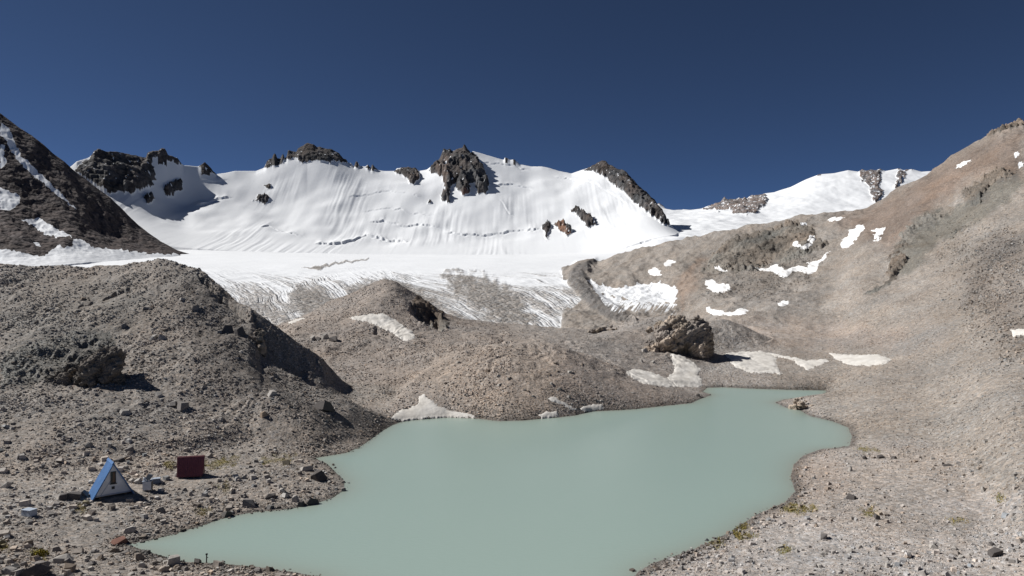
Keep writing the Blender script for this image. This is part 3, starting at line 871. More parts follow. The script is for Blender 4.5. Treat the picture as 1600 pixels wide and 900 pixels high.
# ------------------------------------------------------------------ lake
mt, nt, bs = new_mat('glacial_lake_water')
pos = N(nt, 'ShaderNodeNewGeometry').outputs['Position']
nz = noise(nt, pos, 0.03, 3, 0.5)
wcol = mixc(nt, nz, (0.270, 0.352, 0.315), (0.290, 0.370, 0.331))
sh = attr(nt, 'snow').outputs['Fac']
wcol = mixc(nt, sh, wcol, (0.25, 0.27, 0.225))
nt.links.new(wcol, bs.inputs['Base Color'])
bs.inputs['Roughness'].default_value = 0.27
bs.inputs['IOR'].default_value = 1.33
bp = N(nt, 'ShaderNodeBump')
bp.inputs['Strength'].default_value = 0.25
bp.inputs['Distance'].default_value = 0.06
wv = N(nt, 'ShaderNodeMapping')
wv.inputs['Scale'].default_value = (0.8, 1.6, 1)
nt.links.new(pos, wv.inputs[0])
nt.links.new(noise(nt, wv.outputs[0], 2.2, 4, 0.6), bp.inputs['Height'])
nt.links.new(bp.outputs[0], bs.inputs['Normal'])
gx, gy = np.meshgrid(np.arange(-60, 90, 0.8), np.arange(38, 152, 0.8))
sd = poly_sd(gx.ravel(), gy.ravel(), LAKE).reshape(gx.shape)
gi = np.arange(gx.size).reshape(gx.shape)
gq = np.stack([gi[:-1, :-1], gi[:-1, 1:], gi[1:, 1:], gi[1:, :-1]], -1)
keep = (sd[:-1, :-1] > -1.6)
q = gq[keep]
used, inv = np.unique(q, return_inverse=True)
lv = np.stack([gx.ravel()[used], gy.ravel()[used], np.zeros(len(used))], -1)
shal = 0.8 * np.exp(-np.maximum(sd.ravel()[used], 0) / 1.3)
lake = mesh_obj('lake', lv, inv.reshape(-1, 4), mt, None, True, None, shal)
props(lake, 'milky turquoise glacial lake filling the hollow', 'lake', None, 'structure')

# ------------------------------------------------------------------ snow patches
def snow_mat(name, c1, c2):
    mt, nt, bs = new_mat(name)
    pos = N(nt, 'ShaderNodeNewGeometry').outputs['Position']
    a = noise(nt, pos, 0.35, 5, 0.6)
    out = mixc(nt, ramp(nt, a, [(0.35, 0), (0.65, 1)]), c1, c2)
    sp = noise(nt, pos, 4.0, 4, 0.8)
    out = mixc(nt, ramp(nt, sp, [(0.62, 0), (0.75, 0.5)]), out, tuple(c * 0.6 for c in c1))
    nt.links.new(out, bs.inputs['Base Color'])
    bs.inputs['Roughness'].default_value = 0.85
    bs.inputs['Specular IOR Level'].default_value = 0.2
    bp = N(nt, 'ShaderNodeBump')
    bp.inputs['Strength'].default_value = 0.35
    bp.inputs['Distance'].default_value = 0.2
    nt.links.new(noise(nt, pos, 2.0, 5, 0.6), bp.inputs['Height'])
    nt.links.new(bp.outputs[0], bs.inputs['Normal'])
    return mt


M_OLD = snow_mat('old_dusty_snow', (0.53, 0.50, 0.455), (0.64, 0.615, 0.575))
M_PATCH = snow_mat('clean_patch_snow', (0.72, 0.71, 0.69), (0.82, 0.82, 0.82))
snowcover = np.zeros(X.shape)
PATCHES = [
    ('old', 0.35, [(545, 497), (565, 492), (583, 490), (600, 490), (612, 496), (625, 505), (645, 518), (649, 527), (640, 532), (632, 533), (622, 527), (608, 519), (592, 511), (575, 504), (555, 500)], 'greyish snow patch below the summit of the brown cone hill'),
    ('old', 0.22, [(611, 655), (614, 648), (625, 640), (640, 637), (654, 630), (655, 619), (662, 615), (670, 622), (678, 629), (690, 636), (705, 642), (742, 648), (743, 653), (700, 653), (660, 655), (630, 658)], 'large snow patch ending in a straight edge at the water left of the brown dome'),
    ('old', 0.4, [(841, 650), (850, 643), (870, 643), (874, 651), (846, 655)], 'small pale snow block at the water below the brown dome'),
    ('old', 0.3, [(853, 621), (866, 620), (885, 630), (902, 640), (893, 641), (878, 633), (862, 627)], 'thin snow sliver slanting down the dome above the small snow block'),
    ('old', 0.4, [(905, 637), (925, 632), (940, 631), (944, 639), (912, 645)], 'flat snow slab at the water right of the small snow block'),
    ('old', 0.35, [(977, 580), (990, 576), (1015, 580), (1035, 588), (1050, 596), (1060, 605), (1030, 604), (1005, 600), (985, 590)], 'long dirty snow tongue left of the snow fan under the crag'),
    ('old', 0.35, [(1040, 590), (1052, 584), (1053, 570), (1046, 552), (1062, 554), (1078, 562), (1095, 576), (1092, 586), (1101, 604), (1060, 605), (1050, 598)], 'snow fan running from the foot of the crag to the water'),
    ('old', 0.35, [(1131, 552), (1158, 550), (1190, 548), (1212, 556), (1214, 568), (1221, 585), (1200, 583), (1172, 583), (1148, 573)], 'broad snow field crossed by the shadow tip of the crag'),
    ('old', 0.3, [(1193, 549), (1230, 556), (1262, 563), (1288, 560), (1296, 565), (1280, 571), (1264, 579), (1250, 572), (1238, 562), (1212, 558)], 'curved snow strip right of the broad snow field below the crag'),
    ('old', 0.35, [(1293, 550), (1315, 554), (1345, 554), (1372, 553), (1394, 562), (1388, 568), (1358, 572), (1330, 571), (1306, 562)], 'long oval snow strip nearest the far right bay of the lake'),
    ('old', 0.3, [(1578, 515), (1588, 514), (1615, 514), (1615, 527), (1598, 525), (1583, 529)], 'little snow patch cut by the right edge on the stony slope'),
    ('clean', 0.35, [(1101, 440), (1108, 436), (1114, 437), (1122, 443), (1132, 442), (1143, 448), (1136, 455), (1121, 460), (1114, 455), (1104, 450)], 'ragged snow patch below the cliffs of the brown spur'),
    ('clean', 0.35, [(1101, 482), (1108, 478), (1116, 483), (1124, 484), (1132, 488), (1146, 487), (1158, 481), (1170, 485), (1164, 491), (1140, 493), (1116, 493), (1104, 488)], 'low ragged snow strip along the foot of the brown spur'),
    ('clean', 0.3, [(1214, 473), (1225, 468), (1233, 470), (1232, 477), (1219, 479)], 'small round snow patch alone on bare brown scree'),
    ('clean', 0.4, [(1173, 416), (1185, 418), (1195, 420), (1204, 416), (1214, 411), (1217, 416), (1228, 422), (1240, 417), (1250, 415), (1262, 418), (1260, 410), (1278, 407), (1290, 396), (1297, 391), (1291, 403), (1279, 414), (1274, 425), (1262, 429), (1250, 423), (1238, 425), (1228, 434), (1218, 432), (1208, 424), (1196, 424), (1182, 420)], 'long ragged snow band under the grey cliffs of the spur'),
    ('clean', 0.35, [(1233, 382), (1243, 376), (1252, 381), (1260, 381), (1264, 372), (1268, 366), (1274, 372), (1268, 384), (1256, 391), (1244, 387)], 'hooked snow patch in the middle of the grey cliffs'),
    ('clean', 0.35, [(1312, 383), (1318, 372), (1326, 368), (1326, 360), (1340, 352), (1351, 350), (1348, 362), (1338, 372), (1330, 384), (1318, 388)], 'tall snow patch right of the grey cliffs on the brown slope'),
    ('clean', 0.3, [(1358, 360), (1370, 357), (1386, 354), (1380, 362), (1375, 374), (1368, 378), (1366, 364)], 'funnel shaped snow patch on the tan slope'),
    ('clean', 0.3, [(1293, 343), (1302, 339), (1319, 339), (1316, 343), (1298, 347)], 'thin snow strip just under the skyline of the brown spur'),
    ('clean', 0.3, [(1490, 264), (1496, 257), (1506, 252), (1517, 249), (1512, 256), (1500, 262)], 'bright slanting snow strip high on the tan mountain skyline'),
    ('clean', 0.3, [(1012, 425), (1018, 420), (1022, 416), (1030, 421), (1031, 427), (1038, 431), (1026, 431), (1014, 430)], 'ragged snow patch left of two above the snow basin'),
    ('clean', 0.3, [(1036, 411), (1044, 405), (1055, 407), (1057, 411), (1045, 415), (1039, 417)], 'small snow patch right of two above the snow basin'),
    ('clean', 0.3, [(1115, 419), (1122, 413), (1127, 418), (1141, 424), (1130, 424), (1120, 422)], 'tiny snow patch at the left foot of the grey cliffs'),
    ('old', 0.3, [(449, 503), (460, 499), (474, 495), (476, 498), (462, 504), (450, 507)], 'narrow snow sliver in the notch beside the dark moraine hill'),
]
for kind, th, poly, label in PATCHES:
    m_, d_ = region(poly, 8, None, 2.2, 9, 47)
    m_ &= (lid != ICE)
    ys_ = Yg[m_]
    lo_, hi_ = np.quantile(ys_, 0.03), np.quantile(ys_, 0.97)
    P_ = np.array(poly, float)
    m_ |= (Yg > lo_ * 0.985) & (Yg < hi_ * 1.015) & (PX > P_[:, 0].min() - 8) & (PX < P_[:, 0].max() + 8) & (PY > P_[:, 1].min() - 8) & (PY < P_[:, 1].max() + 8) & (lid != ICE) & (lake_sd < 0.5)
    full = np.full(X.shape, -99.0)
    full[m_] = poly_sd(PX[m_] + (3.6 if kind == 'clean' else 2.6) * fbm(PX[m_] / 9, PY[m_] / 6, 47, 4, 0.7), PY[m_] + 1.4 * fbm(PX[m_] / 8 + 40, PY[m_] / 6, 57, 4, 0.65), poly)
    rr, cc = np.nonzero(full > -1.8)
    if len(rr) < 6:
        continue
    # one connected sheet: keep only rows near the median distance of the patch
    yy = Yg[rr, cc]
    med = np.median(yy)
    okr = np.abs(yy - med) < 0.28 * med
    qm = np.zeros((NR - 1, NC - 1), bool)
    okv = np.zeros(X.shape, bool)
    okv[rr[okr], cc[okr]] = True
    qm = okv[:-1, :-1] & okv[:-1, 1:] & okv[1:, 1:] & okv[1:, :-1]
    q = Q[qm]
    if len(q) < 3:
        continue
    # keep the main body of the patch, drop crumbs
    todo = {(int(a), int(b)) for a, b in np.argwhere(qm)}
    body = set()
    while todo:
        front = [todo.pop()]
        part = set(front)
        while front:
            a, b = front.pop()
            for nb in ((a + 1, b), (a - 1, b), (a, b + 1), (a, b - 1)):
                if nb in todo:
                    todo.remove(nb)
                    part.add(nb)
                    front.append(nb)
        if len(part) > len(body):
            body = part
    q = Q[tuple(np.array(sorted(body)).T)]
    used, inv = np.unique(q, return_inverse=True)
    d = full.ravel()[used]
    v = P3[used].copy()
    top_ = np.maximum(v[:, 2] + th * (0.25 + 0.45 * sstep(0, 7, d)) + 0.05 * fbm(v[:, 0] / 2, v[:, 1] / 2, 3, 2), 0.28)
    v[:, 2] += (top_ - v[:, 2] + 0.15) * sstep(-1.6, 1.4, d) - 0.15
    o = mesh_obj('snow_patch', v, inv.reshape(-1, 4), M_OLD if kind == 'old' else M_PATCH, None, True)
    props(o, label, 'snow patch', 'snow patches on the stony slopes')
    snowcover = np.maximum(snowcover, (full > 1.2) * 1.0)

# ------------------------------------------------------------------ rocks
def hull_rock(seed, npts=14, squash=(1, 0.8, 0.6), bevel=False):
    r = random.Random(seed)
    bm = bmesh.new()
    for i in range(npts):
        v = Vector((r.gauss(0, 1), r.gauss(0, 1), r.gauss(0, 1))).normalized()
        k = r.uniform(0.8, 1.05)
        bm.verts.new((v.x * squash[0] * k, v.y * squash[1] * k, v.z * squash[2] * k))
    res = bmesh.ops.convex_hull(bm, input=bm.verts)
    junk = [g for g in res['geom_interior'] + res['geom_unused'] if isinstance(g, bmesh.types.BMVert)]
    if junk:
        bmesh.ops.delete(bm, geom=list(set(junk)), context='VERTS')
    if bevel:
        bmesh.ops.dissolve_limit(bm, angle_limit=math.radians(9), verts=bm.verts, edges=bm.edges)
        bmesh.ops.bevel(bm, geom=list(bm.edges), offset=0.05, segments=1, affect='EDGES', clamp_overlap=True)
    bmesh.ops.triangulate(bm, faces=bm.faces)
    bm.verts.ensure_lookup_table()
    bm.verts.index_update()
    V = np.array([v.co[:] for v in bm.verts])
    T = np.array([[v.index for v in f.verts] for f in bm.faces])
    bm.free()
    return V, T


BOX_T = np.array([(0, 2, 1), (1, 2, 3), (4, 5, 6), (5, 7, 6), (0, 1, 4), (1, 5, 4), (2, 6, 3), (3, 6, 7), (0, 4, 2), (2, 4, 6), (1, 3, 5), (3, 7, 5)])
BOX_V = np.array([(x_, y_, z_) for z_ in (-1, 1) for y_ in (-1, 1) for x_ in (-1, 1)], float)


def split_block(r_, jit, flat, wide=0.8):
    """an angular block broken along joints: a jittered cuboid"""
    V = BOX_V + np.array([[r_.uniform(-jit, jit) for _ in range(3)] for _ in range(8)])
    V[4:, :2] *= r_.uniform(0.55, 0.95)
    return V * np.array((0.8, 0.8 * wide, 0.8 * flat)), BOX_T


_r = random.Random(5)
TEMPL = [split_block(_r, 0.33, _r.uniform(0.4, 0.85), _r.uniform(0.6, 1)) for i in range(20)]
M_STONE = stone_mat('loose_stone')

# hut positions are needed to keep stones out of the walls
hut_c = np.array((-38.9, 68.6))
shed_c = np.array((-34.3, 73.6))


def scatter(name, weight, n, label, smin_px, smin_m, alpha, cap, tone_rng, pale=0.0, into=-0.15):
    """loose stones lying on the ground, all in one heap of geometry"""
    cellw = weight.ravel()
    cum = np.cumsum(cellw)
    pick = np.searchsorted(cum, RNG.random(n) * cum[-1])
    pick = np.clip(pick, 0, NR * NC - 1)
    r, c = np.divmod(pick, NC)
    r = np.clip(r, 0, NR - 2)
    c = np.clip(c, 0, NC - 2)
    fr, fc = RNG.random(n), RNG.random(n)

    def bil(A):
        return (A[r, c] * (1 - fr) * (1 - fc) + A[r + 1, c] * fr * (1 - fc) + A[r, c + 1] * (1 - fr) * fc + A[r + 1, c + 1] * fr * fc)
    px_, y_, z_ = bil(X), bil(Yg), bil(Zs)
    s = np.maximum(smin_px * y_ / F, smin_m) * (1 - RNG.random(n)) ** (-1 / alpha)
    s = np.minimum(s, cap * (0.7 + 0.3 * RNG.random(n)) * np.where(y_ > 84, 0.5, 1.0))
    tone = C[r, c] * (tone_rng[0] + (tone_rng[1] - tone_rng[0]) * RNG.random(n)[:, None]) * (1 + 0.05 * RNG.standard_normal((n, 1)) * np.array((1, 0, -1)))
    pl = RNG.random(n) < pale
    tone[pl] = np.array((0.42, 0.40, 0.375)) * (0.8 + 0.4 * RNG.random((pl.sum(), 1)))
    ok = (lake_sd[r, c] < into) & (snowcover[r, c] < 0.5) & (np.hypot(px_ - hut_c[0], y_ - hut_c[1]) > 2.6) & (np.hypot(px_ - shed_c[0], y_ - shed_c[1]) > 1.9)
    z_ = np.maximum(z_, -0.06)
    px_, y_, z_, s, tone = px_[ok], y_[ok], z_[ok], s[ok], tone[ok]
    kind = RNG.integers(0, len(TEMPL), len(s))
    VV, TT, CC, off = [], [], [], 0
    for t, (V, T) in enumerate(TEMPL):
        m_ = kind == t
        k = m_.sum()
        if not k:
            continue
        a = RNG.random(k) * 2 * math.pi
        tl = RNG.normal(0, 0.3, k)
        ca, sa, ct, st_ = np.cos(a), np.sin(a), np.cos(tl), np.sin(tl)
        sx = (s[m_] * 0.5)
        vx, vy, vz = V[:, 0][None], V[:, 1][None], V[:, 2][None]
        y1 = vy * ct[:, None] - vz * st_[:, None]
        z1 = vy * st_[:, None] + vz * ct[:, None]
        xw = (vx * ca[:, None] - y1 * sa[:, None]) * sx[:, None] + px_[m_][:, None]
        yw = (vx * sa[:, None] + y1 * ca[:, None]) * sx[:, None] + y_[m_][:, None]
        zw = z1 * sx[:, None] + z_[m_][:, None] + 0.13 * s[m_][:, None]
        VV.append(np.stack([xw, yw, zw], -1).reshape(-1, 3))
        TT.append((T[None] + (np.arange(k) * len(V))[:, None, None] + off).reshape(-1, 3))
        CC.append(np.repeat(tone[m_], len(V), 0))
        off += k * len(V)
    o = mesh_obj(name, np.concatenate(VV), np.concatenate(TT), M_STONE, None, False, np.concatenate(CC))
    return props(o, label, 'rubble', None, 'stuff')


dpy = np.zeros(X.shape)
dpy[:-1] = np.maximum(PY[:-1] - PY[1:], 0.02)
dpx = np.zeros(X.shape)
dpx[:, :-1] = np.diff(bear)[None]
area = dpy * dpx * vis * (PY < 1050) * (lake_sd < 0) * (PX > -420) * (PX < 2020)
area[:, -1] = 0
area[-1] = 0
clump = np.clip(0.6 + 0.8 * fbm(X / 9, Yg / 9, 201, 4), 0.12, 2.2)
clump = clump * (1 - 0.75 * np.clip(grassm, 0, 1)) * (1 + 0.7 * sstep(845, 880, PY))
wl_ = area * clump * (Yg < 260) * NEAR * (PX < 800) * (PY > 400)
wr_ = area * clump * (Yg < 420) * NEAR * (PX >= 800) * (1 + 0.5 * sstep(780, 880, PY)) * np.where(PY < 400, 0.6, 1.0)
scatter('rubble', wl_, 125000, 'loose grey brown rubble covering the left shore and moraine hills', 1.25, 0.06, 2.35, 1.0, (0.75, 1.9), 0.02)
scatter('scree', wr_, 125000, 'fine pale scree and stones covering the right shore and slope', 1.1, 0.05, 2.45, 0.7, (0.68, 1.5), 0.05)
talus = np.maximum(soft([(1490, 380), (1530, 365), (1600, 380), (1600, 560), (1560, 545), (1500, 470)], 34, None, [SLOPE], 24, 26), 0.6 * soft([(1095, 420), (1150, 400), (1290, 400), (1270, 450), (1180, 470), (1100, 460)], 14, None, [SLOPE], 10, 18))
scatter('talus', area * talus * clump, 4200, 'coarse talus strewn below the crags of the right slope', 1.7, 0.2, 2.2, 1.5, (0.6, 1.6), 0.03)
shore_w = dpy * dpx * vis * (PY < 1050) * (lake_sd < 0.6) * (shore < 2.2) * (Yg < 160)
shore_w[-1] = 0
shore_w[:, -1] = 0
scatter('shore_stones', shore_w, 6000, 'small stones along the water line of the lake', 1.3, 0.10, 2.4, 0.55, (0.6, 1.5), 0.03, 0.45)

TONES = {'grey': (0.21, 0.192, 0.178), 'pale': (0.36, 0.335, 0.305), 'dark': (0.095, 0.085, 0.08), 'rust': (0.20, 0.105, 0.08), 'brown': (0.21, 0.17, 0.135), 'tan': (0.36, 0.28, 0.205)}
STONE_MATS = {k: stone_mat('boulder_' + k, False, v) for k, v in TONES.items()}


def boulder_shape(seed):
    """angular boulder: a joint block with its corners knocked off"""
    r_ = random.Random(seed)
    V, T = split_block(r_, 0.42, r_.uniform(0.75, 1.1), r_.uniform(0.7, 1))
    bm = bmesh.new()
    for v in V:
        for _ in range(3):
            k = r_.uniform(0.72, 1.02)
            bm.verts.new((v[0] * (k if _ == 0 else 1.05), v[1] * (k if _ == 1 else 1.05), v[2] * (k if _ == 2 else 1.05)))
    res = bmesh.ops.convex_hull(bm, input=bm.verts)
    junk = [g for g in res['geom_interior'] + res['geom_unused'] if isinstance(g, bmesh.types.BMVert)]
    if junk:
        bmesh.ops.delete(bm, geom=list(set(junk)), context='VERTS')
    bmesh.ops.triangulate(bm, faces=bm.faces)
    bm.verts.index_update()
    V = np.array([v.co[:] for v in bm.verts])
    T = np.array([[v.index for v in f.verts] for f in bm.faces])
    bm.free()
    return V, T


def boulder(px, py, w, h, tone, label, group=None, seed=0, flat=None, name='boulder'):
    p, r, c = hit(px, py)
    sx = w / F * p[1] * 0.5
    sz = h / F * p[1] * 0.62
    V, T = boulder_shape(1000 + seed * 7 + int(px))
    V = V.copy()
    V[:, 0] *= sx
    V[:, 1] *= sx * 0.95
    V[:, 2] *= sz
    o = mesh_obj(name, V, T, STONE_MATS[tone])
    o.location = (p[0], p[1] + sx * 0.4, p[2] + sz * 0.45)
    o.rotation_euler = (random.uniform(-.3, .3), random.uniform(-.3, .3), random.uniform(0, 1.5))
    return props(o, label, 'boulder', group)


B = [
    (495, 751, 27, 16, 'dark', 'dark angular boulder on the tip of the hut peninsula beneath a pale slab'),
    (478, 735, 24, 6, 'pale', 'pale flat slab on the peninsula touching the big dark boulder'),
    (386, 793, 24, 17, 'grey', 'grey boulder with a split face near the water below the red shed'),
    (440, 771, 13, 10, 'pale', 'pale upright stone in the middle of the hut peninsula'),
    (424, 779, 18, 7, 'dark', 'low dark stone left of the pale upright stone on the peninsula'),
    (460, 785, 13, 11, 'pale', 'light stone just above two dark stones at the peninsula water line'),
    (470, 791, 16, 9, 'dark', 'left of two dark stones sitting at the peninsula water line'),
    (488, 789, 18, 9, 'dark', 'right of two dark stones sitting at the peninsula water line'),
    (536, 769, 9, 8, 'grey', 'small stone at the outermost tip of the hut peninsula'),
    (183, 851, 24, 9, 'rust', 'rust brown flat block at the narrow left end of the lake'),
    (269, 884, 24, 17, 'pale', 'pale pointed boulder on the near bank against the water'),
    (50, 900, 40, 14, 'dark', 'large slab with a dark shaded face at the bottom left edge'),
    (61, 888, 26, 10, 'grey', 'tilted grey slab under the yellow green cushion plant'),
    (92, 880, 34, 10, 'pale', 'long pale flat slab right of the yellow green cushion plant'),
    (106, 894, 22, 12, 'brown', 'brown rounded slab below the long pale flat slab'),
    (14, 899, 24, 14, 'pale', 'pale pointed block in the bottom left corner'),
    (239, 531, 14, 10, 'pale', 'largest of two whitish boulders high on the dark hill'),
    (252, 531, 13, 8, 'pale', 'smaller whitish boulder touching the large whitish one on the dark hill'),
    (270, 636, 14, 9, 'grey', 'smaller of two grey boulders low on the dark hillside'),
    (284, 641, 19, 14, 'grey', 'larger of two grey boulders low on the dark hillside'),
    (248, 621, 13, 8, 'pale', 'pale boulder above the two grey boulders on the hillside'),
    (194, 648, 16, 11, 'pale', 'pale tilted slab left of the two grey boulders on the hillside'),
    (424, 618, 13, 9, 'pale', 'pale round boulder below the black gully'),
    (411, 652, 13, 9, 'tan', 'tan boulder on the lower ridge above the lake inlet'),
    (503, 640, 36, 15, 'dark', 'long dark slanting slab below the lower end of the black gully'),
    (371, 524, 19, 15, 'dark', 'right of two dark boulders above the black gully'),
    (355, 520, 16, 13, 'dark', 'left of two dark boulders above the black gully'),
    (201, 707, 13, 9, 'grey', 'grey boulder behind the roof ridge of the blue hut'),
    (305, 485, 12, 7, 'grey', 'grey stone near the crest of the dark hill'),
    (487, 532, 10, 8, 'pale', 'leftmost of four pale boulders in the hollow below the cone hill'),
    (498, 532, 9, 7, 'grey', 'grey boulder second from left of four in the hollow below the cone hill'),
    (507, 530, 10, 11, 'pale', 'tallest of four pale boulders in the hollow below the cone hill'),
    (521, 533, 16, 7, 'pale', 'flat wide boulder at the right end of four below the cone hill'),
    (1007, 550, 9, 7, 'pale', 'pale boulder on the grey mound left of the crag'),
    (1002, 566, 6, 5, 'pale', 'small pale stone above the dirty snow tongue'),
    (1021, 568, 6, 5, 'pale', 'small pale stone between the crag and the dirty snow tongue'),
    (1091, 620, 9, 5, 'dark', 'dark stone at the end of the stony spit below the snow fan'),
    (1332, 781, 22, 7, 'dark', 'row of dark rock jutting from the right shore above the bay'),
    (1371, 812, 9, 9, 'dark', 'small black pointed stone on the pale right bank'),
    (1287, 842, 14, 8, 'grey', 'grey boulder in the pale rubble of the right bank'),
    (1556, 869, 20, 10, 'dark', 'dark wedge shaped boulder near the bottom right corner'),
    (1376, 716, 13, 4, 'dark', 'flat dark stone in the middle of three behind the right bay'),
    (1353, 718, 7, 6, 'dark', 'small dark stone at the left of three behind the right bay'),
    (1399, 717, 9, 4, 'dark', 'flat dark stone at the right of three behind the right bay'),
    (1480, 728, 12, 3, 'dark', 'thin dark slab lying alone on the smooth right slope'),
    (1330, 736, 7, 7, 'pale', 'small white stone above the dark jutting rocks on the right shore'),
    (1538, 769, 8, 8, 'pale', 'white block standing alone on the right slope'),
    (1459, 856, 12, 7, 'pale', 'pale slab in the bouldery band at the lower right'),
    (113, 779, 25, 11, 'dark', 'big dark boulder beside the left eave of the blue hut'),
    (98, 782, 16, 11, 'dark', 'dark rounded boulder at the left end of the pile beside the blue hut'),
    (128, 776, 15, 10, 'grey', 'grey stone leaning against the left eave of the blue hut'),
    (201, 785, 14, 6, 'pale', 'pale flat stone in the shadow before the blue hut'),
    (225, 788, 10, 4, 'pale', 'small pale slab at the edge of the hut shadow'),
    (10, 762, 12, 9, 'pale', 'pale stone at the left edge behind the blue grey crate'),
    (200, 832, 20, 8, 'pale', 'blue grey flat slab above the rust brown block'),
    (76, 805, 16, 5, 'grey', 'low grey slab right of the blue grey crate'),
    (185, 722, 12, 5, 'dark', 'low dark stone behind the blue hut roof'),
    (276, 744, 9, 5, 'grey', 'grey stone at the lower left corner of the red shed'),
]
for i, (px, py, w, h, t, lab) in enumerate(B):
    boulder(px, py, w, h, t, lab, None, i)

# further boulders that only their stretch of ground tells apart
FIELDS = [
    ('boulders of the bottom left bank', 'loose grey boulder in the coarse rubble of the bank along the bottom left', [(0, 868), (200, 860), (260, 880), (420, 893), (400, 900), (0, 900)], 60, (6, 13), ('grey', 'grey', 'brown', 'pale')),
    ('boulders around the huts', 'scattered stone on the trodden ground around the hut and shed', [(0, 740), (260, 735), (420, 730), (520, 745), (480, 780), (330, 800), (200, 835), (0, 845)], 44, (4, 8), ('grey', 'brown', 'pale', 'grey')),
    ('boulders on the dark hill', 'grey stone sticking out of the dark moraine hillside', [(60, 440), (250, 425), (330, 470), (390, 560), (520, 640), (420, 670), (250, 680), (60, 690), (0, 620)], 44, (6, 10), ('grey', 'brown', 'grey', 'pale')),
    ('boulders on the brown dome', 'stone lying on the brown dome above the water', [(720, 560), (860, 550), (960, 590), (1000, 620), (860, 640), (740, 640), (680, 600)], 30, (5, 8), ('brown', 'grey', 'pale')),
    ('boulders of the bottom right bank', 'pale boulder in the coarse light rubble at the bottom right', [(1060, 880), (1200, 840), (1400, 855), (1590, 850), (1590, 898), (1040, 898)], 54, (6, 12), ('pale', 'pale', 'grey')),
]
for g, lab, poly, n, (w0, w1), tones in FIELDS:
    P = np.array(poly, float)
    k = 0
    while k < n:
        a, b = random.uniform(P[:, 0].min(), P[:, 0].max()), random.uniform(P[:, 1].min(), P[:, 1].max())
        if poly_sd(np.array([a]), np.array([b]), poly)[0] < 0:
            continue
        p, r, c = hit(a, b)
        if lake_sd[r, c] > -0.4 or snowcover[r, c] > 0 or np.hypot(p[0] - hut_c[0], p[1] - hut_c[1]) < 3 or np.hypot(p[0] - shed_c[0], p[1] - shed_c[1]) < 2.4:
            continue
        w = w0 + (w1 - w0) * random.random() ** 2
        boulder(a, b, w, w * random.uniform(0.3, 0.65), random.choice(tones), lab, g, 300 + k)
        k += 1


